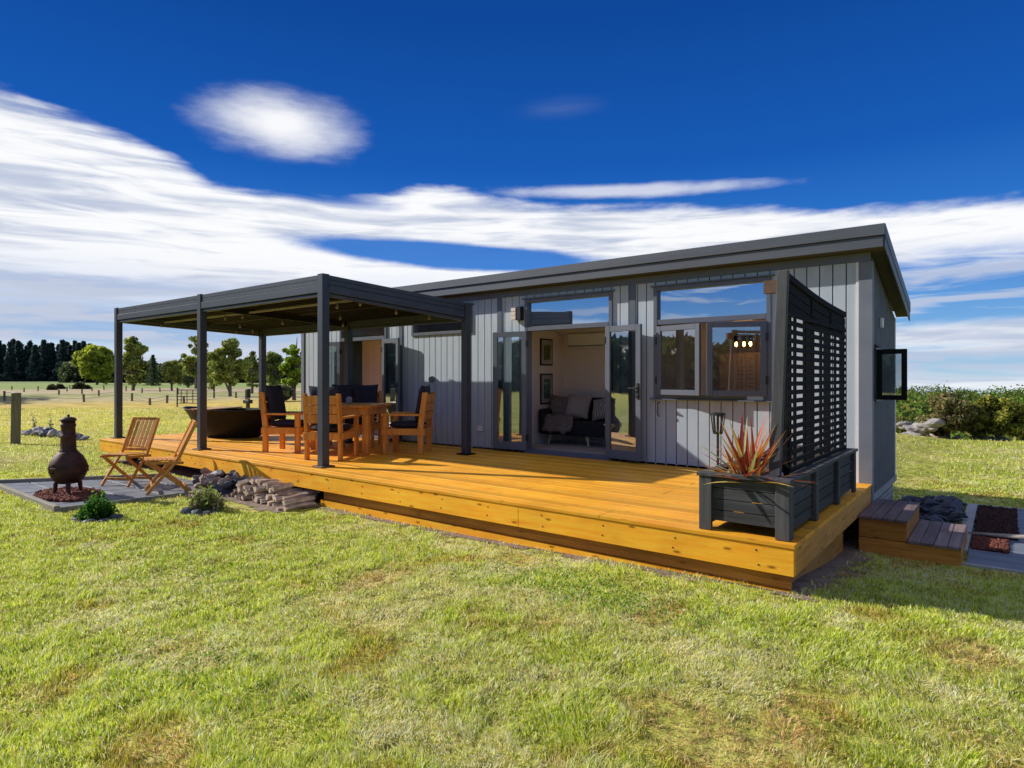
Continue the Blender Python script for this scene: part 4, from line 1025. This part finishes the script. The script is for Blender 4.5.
# ------------------------------------------------------------------ firewood, rocks, small plants
def log_mesh(seed,L):
    r=random.Random(seed); n=r.choice([3,4,4,5]); rad=r.uniform(.034,.056); angs=sorted(r.uniform(0,2*PI) for _ in range(n)); 
    angs=[2*PI*i/n+r.uniform(-.35,.35) for i in range(n)]
    q=MB(); vs=[];fs=[]; segs=4
    for j in range(segs+1):
        for a_ in angs: k=rad*(1+.12*math.sin(j*2.1+a_*3+seed)); vs.append((-L/2+L*j/segs,math.cos(a_)*k,math.sin(a_)*k*.8+.012*math.sin(j+seed)))
    for j in range(segs):
        for i in range(n): i2=(i+1)%n; fs.append((j*n+i,j*n+i2,(j+1)*n+i2,(j+1)*n+i))
    fs.append(tuple(range(n))[::-1]); fs.append(tuple(segs*n+i for i in range(n))); q.add(vs,fs); return q
protos=[]
for s in range(9): 
    q=log_mesh(s,random.uniform(.38,.5)); me=bpy.data.meshes.new('firewood_log'); me.from_pydata(q.v,[],q.f); me.materials.append(M['log_end' if s%3 else 'log_dark']); protos.append(me)
k=0
for row,cnt,z in ((0,15,.05),(1,14,.115),(2,12,.18),(3,9,.24)):
    for i in range(cnt):
        x=-8.40+i*.098+row*.05+random.uniform(-.02,.02); y=4.60+random.uniform(-.07,.07)+row*.02
        if x>-6.95: continue
        o=bpy.data.objects.new('firewood_log',protos[k%9]); k+=1; COL.objects.link(o); o.location=(x,y+.10,z+gzf(x,y)-.02-(.03 if i>8 and row>1 else 0)); o.rotation_euler=(random.uniform(-.6,.6),random.uniform(-.08,.08),R_(84)+random.uniform(-.22,.22))
        tag(o,'split firewood log in the low stack under the deck edge','firewood','split logs stacked under the deck edge')
pl_=[(random.uniform(-9.7,-8.3),random.uniform(4.55,4.98),gzf(-9,4.6)+random.choice([0,.03,.10,.16]),random.uniform(.07,.13)) for _ in range(48)]
rocks('field_rock',[M['rock'],M['rock'],M['slate']],pl_,'brown rough rock piled under the deck beside the firewood','rock','brown rocks piled under the deck',tilt=.6)
def cardbush(name,loc,label,cat,R0,H,n,size,cols,group=None,stem=True,flower=None,seed=1,squash=1.0,mat='leaf'):
    t=thing(name,loc,label,cat,group); r=np.random.default_rng(seed)
    nc=max(8,int(n/70)); ce=r.normal(size=(nc,3)); ce/=np.linalg.norm(ce,axis=1)[:,None]; ce*=(.35+.6*r.random(nc))[:,None]; ce[:,2]=np.abs(ce[:,2])
    idx=r.integers(0,nc,n); p=ce[idx]+r.normal(size=(n,3))*.17; p[:,0]*=R0; p[:,1]*=R0*squash; p[:,2]=np.clip(p[:,2],.02,None)*H
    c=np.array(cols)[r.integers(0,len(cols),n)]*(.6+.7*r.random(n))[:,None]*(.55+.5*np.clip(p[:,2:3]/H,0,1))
    V,F,C=leafcards(p,size,c,seed=seed+1); np_obj('foliage',np_mesh('foliage',V,F,M[mat],C),t)
    q=MB()
    for k in range(4): q.tube([(0,0,-.02),(ce[k,0]*R0*.5,ce[k,1]*R0*.5,H*.5)],[.012*R0/.2,.005*R0/.2],6)
    mk('stem',q,M['bark'],t)
    if flower is not None:
        nf=flower[0]; pf=ce[r.integers(0,nc,nf)]+r.normal(size=(nf,3))*.15; pf[:,0]*=R0;pf[:,1]*=R0;pf[:,2]=np.abs(pf[:,2])*H+.02
        V,F,C=leafcards(pf,flower[2],np.tile(np.array(flower[1]),(nf,1)),seed=seed+2,aspect=1); np_obj('flowers',np_mesh('flowers',V,F,M['leaf'],C),t)
    return t
gzp=gzf(-8.25,2.95)
cardbush('shrub',(-8.42,2.85,gzp),'small bright green mounded shrub ringed by dark rocks on the lawn','shrub',.19,.27,3400,.022,[(.07,.24,.02),(.14,.34,.03),(.04,.13,.015)],seed=5)
rocks('garden_rock',[M['slate']],[(-8.42+.27*math.cos(a_),2.85+.20*math.sin(a_),gzp-.01,random.uniform(.05,.09)) for a_ in (-2.6,-2.0,-1.4,-.8,-.1,.6,2.4,3.1)],'dark grey rock beside the small green shrub','rock','rocks around the green shrub')
cardbush('flowering_plant',(-7.82,3.86,gzf(-8,3.7)),'pale leaved plant with pink flowers in front of the rock pile','plant',.22,.31,1700,.032,[(.46,.50,.14),(.60,.62,.28),(.24,.34,.07)],flower=(190,(.75,.38,.55),.032),seed=8)
rocks('garden_rock',[M['slate']],[(-7.80+.22*math.cos(a_),3.80+.18*math.sin(a_),gzf(-8,3.7)-.01,random.uniform(.06,.10)) for a_ in (-2.9,-2.2,-1.5,-.9,-.3,.5)],'dark rock at the foot of the pink flowering plant','rock','rocks around the pink flowering plant')

# ------------------------------------------------------------------ paddock: posts, fence, rocks
def px(pxx,py,z=.05):
    d=(1.7-z)*632/(py-378); l=(pxx-512)/632*d; return (FW[0]*d+RT[0]*l,FW[1]*d+RT[1]*l,z,d)
x,y,z,d=px(15.5,444)
big=thing('wooden_post',(x,y,z),'thick square weathered timber post standing alone in the lawn','post'); q=MB(); q.box(-.075,.075,-.075,.075,-.1,1.28); mk('shaft',q,M['oldpost'],big,bevel=.012,seg=2); q=MB(); q.tube([(.0,-.076,1.1),(.0,-.10,1.1)],.015,6); mk('bolt',q,M['greybox'],big)
big.rotation_euler=(0,R_(1),.5)
posts=[(4.5,401,10),(38,391,5),(59,395,5),(67,391.5,5),(84,402,8),(82,394,5),(104,390,5),(132,401,8),(150,405,7),(167,403,8),(116,398,7),(24,392,4),(92,391,4),(126,391,5),(142,393,5),(160,392,5),(178,394,6),(12,390,4),(50,389,4),(184,403,7),(236,398,6),(246,401,7),(70,389,4),(99,396,6),(214,398,6)]
qp=MB(); qp.lathe([(.055,-.1),(.055,.98),(.04,1.0)],8); pme=None
ws=MB(); wpos=[]
for i,(a_,b_,hpx) in enumerate(posts):
    x,y,z,d=px(a_,b_)
    if pme is None:
        pme=mk('fence_post',qp,M['oldpost']); o=pme
    else: o=pme.copy(); COL.objects.link(o)
    hh_=hpx/632*d; s=hh_; o.location=(x,y,z); o.scale=(1.35,1.35,s); o.rotation_euler=(random.uniform(-.05,.05),random.uniform(-.05,.05),random.random()*3); wpos.append((a_,b_,x,y,z,hh_))
    tag(o,'thin weathered post in the far paddock fence lines','fence post','fence posts across the far paddock')
line=sorted([w for w in wpos if 398<=w[1]<=405],key=lambda w:w[0]); q=MB()
for zf in (.4,.85): q.tube([(w[2],w[3],w[4]+w[5]*zf) for w in line],.012,4)
tag(mk('fence_wire',q,M['wire']),'two sagging wires strung along the nearer paddock posts','fence wire')
# gate
x,y,z,d=px(190,407); gt=thing('field_gate',(x,y,z),'small dark metal gate in the paddock left of the bathtub','gate',rotz=R_(38)); 
for xx in (-.75,.70): q=MB(); q.box(xx,xx+.05,-.03,.03,0,1.1); mk('gate_post',q,M['greybox'],gt)
q=MB()
for k in range(5): q.box(-.70,.70,-.015,.015,.2+k*.19,.235+k*.19)
for k in range(4): q.box(-.5+k*.33-.015,-.5+k*.33+.015,-.018,.018,.2,.99)
mk('bars',q,M['greybox'],gt)
rp=[]
for i in range(26):
    a_=26+i*2.3; x,y,z,d=px(a_,433.5+.32*(a_-26)/3+random.uniform(-1.5,1.5)); rp.append((x,y,z,random.uniform(.08,.19)))
rocks('border_rock',[M['palerock'],M['slate'],M['palerock']],rp,'grey stone in the short border row across the lawn','rock','stones bordering the far garden bed')
for a_ in (34,51):
    x,y,z,d=px(a_,432); t=cardbush('flower_stalk',(x,y,z),'tall stalk of tiny white flowers in the stone bordered bed','flower',.08,.75,140,.03,[(.6,.62,.5),(.3,.35,.15)],'white flower stalks in the stone bed',seed=int(a_))
# low shrubs in the paddock
for i,(a_,b_,w,hh_,lab) in enumerate([(60,389,8,4,'low olive scrub bush, left one in the far paddock'),(84,389,14,6,'wide brown scrub bush in the middle of the far paddock'),(52,390,5,4,'tiny dark scrub bush in the far paddock')]):
    x,y,z,d=px(a_,b_); cardbush('scrub_bush',(x,y,z),lab,'bush',w/632*d/2,hh_/632*d,500,.5,[(.08,.09,.03),(.16,.13,.06)],seed=40+i)

# ------------------------------------------------------------------ trees
def tree(name,loc,H,W,label,cat,kind='broad',cols=((.05,.10,.02),(.08,.14,.03)),n=5000,seed=1,leaf=None,group=None,base=.03,gap=.2,depth=None):
    t=thing(name,loc,label,cat,group); r=np.random.default_rng(seed); D_=depth or W
    q=MB(); rad=H*.018+.03
    top=Vector((r.normal()*.03*H,r.normal()*.03*H,H*(.95 if kind!='broad' else .8)))
    q.tube([(0,0,-.2),top*.35+Vector((.02*H*r.normal(),0,0)),top*.7,top],[rad*1.3,rad,rad*.6,rad*.15],7)
    leaf=leaf or max(.10,H*.022)
    if kind=='pine':
        nb=int(46); P=[];Cc=[]
        for k in range(nb):
            zf=base+(1-base)*(k/nb); L=W/2*(1-zf)**1.0*(.7+.6*r.random())+.02*W
            for j in range(5):
                a=r.random()*2*PI; m=max(6,int(n/nb/5)); s=r.random(m)**.7
                P.append(np.stack([np.cos(a)*L*s+r.normal(size=m)*.03*W,np.sin(a)*L*s*D_/W+r.normal(size=m)*.03*W,zf*H-.10*L*s+r.normal(size=m)*.012*H],1))
                Cc.append(np.tile((.55+.5*r.random())*np.ones(3),(m,1)))
        P=np.concatenate(P); Cc=np.concatenate(Cc)
        for k in range(5):
            a=r.random()*6.28; q.tube([(0,0,H*(base+.1*k)),(math.cos(a)*W*.3,math.sin(a)*W*.3,H*(base+.1*k)-.02*H)],[rad*.4,rad*.1],5)
    else:
        nc=75 if kind=='broad' else 60
        ce=r.normal(size=(nc,3)); ce/=np.linalg.norm(ce,axis=1)[:,None]; ce*=(.45+.55*r.random(nc))[:,None]
        if kind=='tall': prof=lambda z: 1-.55*np.abs(z)
        ce[:,0]*=W/2*.82; ce[:,1]*=D_/2*.82; hz=H*(1-base)/2
        ce[:,2]=ce[:,2]*hz*.86+H*base+hz
        rad_c=(.06+.10*r.random(nc))*W; ce[:,0:2]*=(1.08-.35*np.clip((ce[:,2:3]-H*.55)/(H*.5),0,1))
        keepc=r.random(nc)>gap*.3
        rad_c*=1.12; w=rad_c**2*keepc; idx=r.choice(nc,n,p=w/w.sum())
        u=r.normal(size=(n,3)); u/=np.linalg.norm(u,axis=1)[:,None]; u*=(r.random(n)**.45)[:,None]
        P=ce[idx]+u*rad_c[idx][:,None]*np.array([1,D_/W,.75])
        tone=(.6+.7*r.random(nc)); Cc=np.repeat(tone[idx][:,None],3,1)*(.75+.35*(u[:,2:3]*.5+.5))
        for k in range(9):
            c=ce[k]; b0=Vector((0,0,H*(base*.7+.05*k))); q.tube([b0,b0.lerp(Vector(c),.5)+Vector((0,0,.03*H)),Vector(c)],[rad*.45,rad*.25,rad*.08],5)
    if kind!='pine': n=len(P)
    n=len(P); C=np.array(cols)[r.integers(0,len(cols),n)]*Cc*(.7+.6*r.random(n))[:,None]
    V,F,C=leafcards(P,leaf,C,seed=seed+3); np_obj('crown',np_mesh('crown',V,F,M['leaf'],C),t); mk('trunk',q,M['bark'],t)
    return t
def ptree(pxx,pb,pt,pw,name,label,cat,**kw):
    x,y,z,d=px(pxx,pb,0); tree(name,(x,y,gzf(x,y)),(pb-pt)/632*d,pw/632*d,label,cat,**kw)
YG=((.60,.66,.07),(.70,.70,.09),(.30,.36,.05)); OL=((.36,.44,.08),(.60,.62,.14),(.14,.19,.04)); DK=((.08,.12,.05),(.14,.18,.07)); BG=((.30,.46,.05),(.44,.58,.06),(.14,.22,.03))
ptree(97,385,343,40,'broadleaf_tree','rounded yellow green tree left of the pergola posts','tree',cols=YG,n=12800,seed=11,leaf=.6)
ptree(133,391,333,30,'broadleaf_tree','tall loose olive tree just inside the left pergola post','tree',cols=OL,n=11200,seed=12,gap=.3)
ptree(153,386,355,17,'pine_tree','small dark conifer between two broadleaf trees','tree',kind='pine',cols=DK,n=5000,seed=13)
ptree(172,391,357,22,'broadleaf_tree','short rounded dark green tree between the pergola posts','tree',cols=OL,n=9600,seed=14,base=.06)
ptree(188,388,371,22,'broadleaf_tree','low dark tree left of the middle pergola post','tree',cols=DK,n=5000,seed=15,base=.02)
ptree(196,389,331,27,'eucalyptus_tree','tall thin crowned gum tree behind the middle pergola post','tree',cols=OL,n=8000,seed=16,gap=.5,base=.1)
ptree(230,397,337,40,'eucalyptus_tree','wide leafy gum tree between the middle and rear posts','tree',cols=((.38,.46,.09),(.18,.24,.05),(.60,.62,.16)),n=17600,seed=17,gap=.3,base=.05)
ptree(214,392,362,20,'broadleaf_tree','dark low tree at the left foot of the wide gum','tree',cols=OL,n=4500,seed=18,base=.05)
ptree(252,394,350,20,'broadleaf_tree','dark tree right of the wide gum, by the rear post','tree',cols=DK+OL,n=5000,seed=19,base=.05)
ptree(274,392,345,26,'eucalyptus_tree','dark ragged gum tree behind the left armchair','tree',cols=((.16,.22,.05),(.28,.33,.08)),n=9600,seed=20,gap=.4,base=.03)
ptree(294,401,334,27,'conifer_tree','bright green upright conifer at the left corner of the cabin','tree',kind='tall',cols=BG,n=14400,seed=21,base=.02)
ptree(281,402,385,24,'bush','low grey green bush at the foot of the bright conifer','bush',cols=((.16,.18,.08),(.22,.24,.10)),n=1500,seed=22,base=.0,leaf=.25)
# shelter belt of pines
rr=random.Random(6)
for i in range(30):
    a_=-26+i*4.4+rr.uniform(-1.5,1.5)
    hpx=rr.uniform(35,42)-max(0,(a_-70))*.10
    d=300+rr.uniform(-8,8)+ (8 if i%2 else 0); l=(a_-512)/632*d; x=FW[0]*d+RT[0]*l; y=FW[1]*d+RT[1]*l
    tree('shelter_pine',(x,y,0),hpx/632*d,rr.uniform(13,18)/632*d,'dark pine in the long shelter belt on the left horizon','tree',kind='pine',cols=((.06,.10,.09),(.10,.15,.13)),n=3200,seed=60+i,leaf=1.0,group='dark pines in the shelter belt',base=.0)
# distant hedge behind pergola
def mass(name,pts_fn,n,size,cols,seed,label,cat):
    r=np.random.default_rng(seed); p,sh=pts_fn(r,n); C=np.array(cols)[r.integers(0,len(cols),n)]*(.6+.7*r.random(n))[:,None]*sh[:,None]
    V,F,C=leafcards(p,size,C,seed=seed); tag(np_obj(name,np_mesh(name,V,F,M['leaf'],C)),label,cat,kind='stuff')
def hedge(r,n):
    t=r.random(n); a_=60+t*270; d=230+r.normal(size=n)*6; l=(a_-512)/632*d; top=(7.0+4.0*np.array([mnoise.noise(Vector((k*.09,3,0))) for k in a_])+1.2*np.array([mnoise.noise(Vector((k*.5,7,0))) for k in a_]))
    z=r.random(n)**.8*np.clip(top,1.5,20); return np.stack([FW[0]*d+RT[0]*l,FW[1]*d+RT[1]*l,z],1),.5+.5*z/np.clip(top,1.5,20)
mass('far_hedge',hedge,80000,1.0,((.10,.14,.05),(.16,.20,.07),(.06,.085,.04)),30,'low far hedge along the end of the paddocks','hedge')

# right side: rocks, bushes, wooded hillside
def hillside(r,n):
    nc=900; a_=850+r.random(nc)*560; d=44+r.random(nc)**.75*160; l=(a_-512)/632*d
    R=(1.3+1.6*r.random(nc))*(1+d/260); H=R*(1.0+.7*r.random(nc)); top=-6.3+(d-46)*.010+r.normal(size=nc)*.35+1.6+2.2*r.random(nc)**1.5
    cx=FW[0]*d+RT[0]*l; cy=FW[1]*d+RT[1]*l; tone=.45+.9*r.random(nc)
    k=r.integers(0,nc,n); u=r.normal(size=(n,3)); u[:,2]=np.abs(u[:,2]); u/=np.linalg.norm(u,axis=1)[:,None]; u*=(1+.10*r.normal(size=n))[:,None]
    x=cx[k]+u[:,0]*R[k]; y=cy[k]+u[:,1]*R[k]; z=top[k]-H[k]*(1-u[:,2])
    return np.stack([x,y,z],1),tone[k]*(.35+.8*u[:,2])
def behind(r,n):
    t=np.radians(165+190*r.random(n)); d=70+r.normal(size=n)*5; x=d*np.cos(t); y=d*np.sin(t)*1.0-5
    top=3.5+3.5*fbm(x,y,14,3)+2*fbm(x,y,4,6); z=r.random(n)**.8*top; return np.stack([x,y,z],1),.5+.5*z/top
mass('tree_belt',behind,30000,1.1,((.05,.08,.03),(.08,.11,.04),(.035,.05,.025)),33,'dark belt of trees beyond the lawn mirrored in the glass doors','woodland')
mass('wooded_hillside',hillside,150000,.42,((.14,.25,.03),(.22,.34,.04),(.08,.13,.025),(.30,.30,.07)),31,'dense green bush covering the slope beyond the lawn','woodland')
bushes=[(948,438,388,52,((.34,.27,.11),(.42,.34,.14),(.14,.18,.05)),'reddish brown open bush, left of the right hand bushes'),(975,440,398,26,((.2,.22,.04),(.26,.26,.05)),'small olive bush between two larger ones on the right'),(998,440,387,50,((.38,.40,.06),(.50,.48,.08),(.12,.15,.03)),'yellow green feathery bush with dark base, right side'),(1030,441,392,46,((.28,.21,.08),(.20,.20,.05)),'brown tipped bush cut by the right edge of the photo'),(901,434,412,16,((.38,.38,.1),(.22,.26,.06)),'small pale bush next to the cabin end wall'),(923,424,411,30,((.16,.30,.03),(.10,.2,.025)),'low bright green bush behind the pale rocks')]
for i,(a_,b_,c_,w,cl_,lab) in enumerate(bushes):
    x,y,z,d=px(a_,min(b_,439),-.1)
    if b_<430: d=22; l=(a_-512)/632*d; x=FW[0]*d+RT[0]*l; y=FW[1]*d+RT[1]*l
    Hh=(439-c_)/632*d if b_>430 else (438-c_)/632*d*.9
    tree('garden_bush',(x,y,gzf(x,y)),Hh*.98,w/632*d,lab,'bush',kind='tall',cols=cl_,n=11000,seed=80+i,leaf=.06,base=.02,gap=.9)
for i,(a_,b_,s,mat,lab) in enumerate([(910,436,.34,'palerock','large pale rock at the lawn edge, near the cabin end'),(919,432,.5,'palerock','broad flat pale rock behind the orange one'),(907.5,434,.22,'orangerock','orange rock among the pale rocks at the lawn edge'),(935,436,.30,'rock','brown rock at the foot of the reddish bush'),(905,426,.35,'palerock','pale rock stacked highest by the cabin end'),(958,438,.22,'palerock','small white rock between the right hand bushes'),(985,438,.25,'palerock','grey rock under the yellow green bush'),(1003,438,.2,'palerock','small grey rock near the right edge of the photo'),(930,428,.6,'palerock','long low rock ledge behind the reddish bush')]):
    d=18.9+.25*i*(i<5); l=(a_-512)/632*d; x=FW[0]*d+RT[0]*l; y=FW[1]*d+RT[1]*l; zz=1.7-(min(b_,438)+1-378)/632*d; s*=.55; me=rock_mesh('boulder',s*1.3,s,s*.6,100+i,M[mat],3,.4); o=bpy.data.objects.new('boulder',me); COL.objects.link(o); o.location=(x,y,zz-.05); o.rotation_euler=(0,0,i); tag(o,lab,'rock')

# ------------------------------------------------------------------ sky, sun, camera
w=bpy.data.worlds.new('World'); SC.world=w; w.use_nodes=True; nt=w.node_tree; bg=nt.nodes['Background']
class E:
    def __init__(s,o): s.o=o
def mth(op,*a,clamp=False):
    n=nt.nodes.new('ShaderNodeMath'); n.operation=op; n.use_clamp=clamp
    for i,v in enumerate(a):
        if isinstance(v,E): nt.links.new(v.o,n.inputs[i])
        else: n.inputs[i].default_value=v
    return E(n.outputs[0])
E.__add__=lambda a,b: mth('ADD',a,b); E.__radd__=E.__add__; E.__sub__=lambda a,b: mth('SUBTRACT',a,b); E.__rsub__=lambda a,b: mth('SUBTRACT',b,a)
E.__mul__=lambda a,b: mth('MULTIPLY',a,b); E.__rmul__=E.__mul__; E.__truediv__=lambda a,b: mth('DIVIDE',a,b)
def sst(x,a,b):
    n=nt.nodes.new('ShaderNodeMapRange'); n.interpolation_type='SMOOTHSTEP'; nt.links.new(x.o,n.inputs[0]); n.inputs['From Min'].default_value=a; n.inputs['From Max'].default_value=b; return E(n.outputs[0])
tc=nt.nodes.new('ShaderNodeTexCoord'); sep=nt.nodes.new('ShaderNodeSeparateXYZ'); nt.links.new(tc.outputs['Generated'],sep.inputs[0])
x,y,z=E(sep.outputs[0]),E(sep.outputs[1]),E(sep.outputs[2])
c38,s38=math.cos(R_(38)),math.sin(R_(38))
fwd=y*c38-x*s38; rgt=x*c38+y*s38
az=mth('ARCTAN2',rgt,fwd)*57.2958; el=mth('ARCSINE',z)*57.2958
def AE(pxx,py): l=(pxx-512)/632; return math.degrees(math.atan(l)), math.degrees(math.atan((378-py)/632/math.sqrt(1+l*l)))
def skynoise(sa,se,scale,detail,off=0,rough=.55,dist=0):
    cb=nt.nodes.new('ShaderNodeCombineXYZ'); a=az*sa+off; e=el*se
    nt.links.new(a.o,cb.inputs[0]); nt.links.new(e.o,cb.inputs[1]); cb.inputs[2].default_value=off
    n=nt.nodes.new('ShaderNodeTexNoise'); n.inputs['Scale'].default_value=scale; n.inputs['Detail'].default_value=detail; n.inputs['Roughness'].default_value=rough; n.inputs['Distortion'].default_value=dist
    nt.links.new(cb.outputs[0],n.inputs['Vector']); return E(n.outputs['Fac'])
nA=skynoise(.05,.16,1,5,3.1); nB=skynoise(.07,.9,1,6,9.7,.6,.5); nC=skynoise(.25,.8,1,6,5.2,.6); nD=skynoise(.02,.30,1,3,1.3)
tp=[(-260,150),(-80,84),(0,92),(60,110),(120,134),(180,160),(230,186),(300,194),(360,197),(440,187),(500,198),(600,203),(740,206),(830,212),(900,208),(1024,198),(1150,205)]
pts=[AE(*p) for p in tp]; pts=[(-180,3),(-110,5),(-60,12)]+pts+[(70,6),(180,4)]
fc=nt.nodes.new('ShaderNodeFloatCurve'); cv=fc.mapping.curves[0]
norm=[((a+180)/360,e/40) for a,e in pts]
while len(cv.points)<len(norm): cv.points.new(.5,.5)
for p,(a,e) in zip(cv.points,norm): p.location=(a,e)
fc.mapping.update(); nt.links.new(((az+180)/360).o,fc.inputs['Value']); T=E(fc.outputs[0])*40
nE=skynoise(.08,.75,1.3,6,2.7,.54,.5)
elw=el+(nC-.5)*1.3+(nA-.5)*1.5+(nE-.5)*1.0
soft=sst(T-elw,-.4,.9)
def ell(cx,cy,rx,ry,tilt=0,s0=.6,s1=1.15,nz=.5):
    a0,e0=AE(cx,cy); a1,_=AE(cx+rx,cy); _,e1=AE(cx,cy-ry); ra=a1-a0; re=e1-e0
    da=az-a0; de=el-e0-da*tilt
    q=mth('SQRT',(da/ra)*(da/ra)+(de/re)*(de/re))+(nC-.5)*nz
    return 1-sst(q,s0,s1)
gap1=ell(455,256,170,15,-.05,.7,1.1,.35); gap2=ell(345,203,60,8,-.03,.3,1.2,.8)
dens=soft*(1-gap1*.97)*(1-gap2*.55)
# low streaks on the left, thinning towards the horizon
streak=sst(nB,.40,.62)
lowL=1-sst(el,3.0,11.0)
dens=dens*(1-lowL*(1-sst(nE,.40,.56))*.55)
# right side below the band: streaks
Rm=sst(az,20,29)*(1-sst(elw,7.8,10.2))
wisps=sst(nB+sst(el,8,3)*0+(nC-.5)*.35,.44,.66)
st1=ell(985,338,260,22,0,.5,1.1,.5); st2=ell(985,384,260,8,0,.5,1.2,.5)
rdens=mth('MAXIMUM',mth('MAXIMUM',sst(nE,.42,.60)*.8,st1*sst(nE,.30,.5)*.95),st2*.8)
dens=dens*(1-Rm)+rdens*Rm
blob=ell(281,125,86,39,-.03,.05,1.15,.6)
wisp=ell(630,191,150,8,-.02,.3,1.2,.9)*.62
wisp2=ell(560,108,45,12,.05,.0,1.3,.8)*.04
dens=mth('MAXIMUM',mth('MAXIMUM',dens,blob*.97),mth('MAXIMUM',wisp,wisp2)); dens=mth('MAXIMUM',mth('MINIMUM',dens,1.0),(1-sst(fwd,-.5,-.1))*sst(nE,.50,.60)*sst(el,2,6)*(1-sst(el,16,24))*.8)
sky=nt.nodes.new('ShaderNodeTexSky'); sky.sky_type='NISHITA'; sky.sun_disc=False
sky.sun_elevation=math.asin(SUNV.z); sky.sun_rotation=math.atan2(SUNV.x,SUNV.y); sky.altitude=200; sky.air_density=1; sky.dust_density=.3; sky.ozone_density=3
gr=nt.nodes.new('ShaderNodeValToRGB'); ge=gr.color_ramp.elements
stops=[(0,(.52,.74,.93)),(.10,(.24,.52,.90)),(.26,(.045,.26,.80)),(.50,(.012,.130,.56)),(.8,(.006,.082,.40)),(1,(.005,.066,.35))]
while len(ge)<len(stops): ge.new(.5)
for e_,(p,c) in zip(ge,stops): e_.position=p; e_.color=(*c,1)
nt.links.new(sst(el,-1,38).o if False else (mth('DIVIDE',el,36.0,clamp=True)).o,gr.inputs[0])
def wmix(a,b,f,mode='MIX'):
    n=nt.nodes.new('ShaderNodeMix'); n.data_type='RGBA'; n.blend_type=mode
    for s_,v in ((n.inputs['Factor'],f),(n.inputs[6],a),(n.inputs[7],b)):
        if isinstance(v,E): nt.links.new(v.o,s_)
        elif isinstance(v,(int,float)): s_.default_value=v
        elif isinstance(v,tuple): s_.default_value=(*v,1)
        else: nt.links.new(v,s_)
    return n.outputs[2]
blue=wmix(sky.outputs[0],gr.outputs[0],1.0,'MULTIPLY')
gs=nt.nodes.new('ShaderNodeMix'); 
gr10=wmix(gr.outputs[0],(8.6,8.6,8.6),1.0,'MULTIPLY')
blue=wmix(blue,gr10,.93)
shade=sst(nD*.5+nE*.5+(1-sst(el,3,13))*.09-blob*.3-sst(az,-25,-5)*.03,.45,.60)
cc=wmix((9.7,9.8,10.0),(4.6,5.3,7.0),shade*.85)
fill_sky=mth('MAXIMUM',sst(el,40,62)*(.35+sst(nA,.3,.6)*.6),(1-sst(fwd,-.75,-.1))*sst(el,16,32)*.5)  # brighter cloud overhead and behind the camera, added as unseen fill light
fin=wmix(wmix(blue,cc,dens),(5.2,5.5,6.3),fill_sky)
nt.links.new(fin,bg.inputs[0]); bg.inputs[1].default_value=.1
L=bpy.data.lights.new('sun','SUN'); L.energy=5; L.angle=R_(.53); L.color=(1,.95,.86); lo=bpy.data.objects.new('sun',L); COL.objects.link(lo)
lo.rotation_euler=(-SUNV).to_track_quat('-Z','Y').to_euler(); lo.location=(-10,-5,12)
cam=bpy.data.cameras.new('camera'); co_=bpy.data.objects.new('camera',cam); COL.objects.link(co_); SC.camera=co_
cam.sensor_width=36; cam.lens=632/1024*36; cam.shift_y=-6/1024; cam.clip_end=4000; cam.clip_start=.05
co_.location=(0,0,1.7); co_.rotation_euler=(R_(90),0,R_(38))
SC.view_settings.view_transform='Standard'; SC.view_settings.look='None'; SC.view_settings.exposure=0; SC.view_settings.gamma=1
try: SC.cycles.use_denoising=True
except Exception: pass
SC.cycles.transparent_max_bounces=16
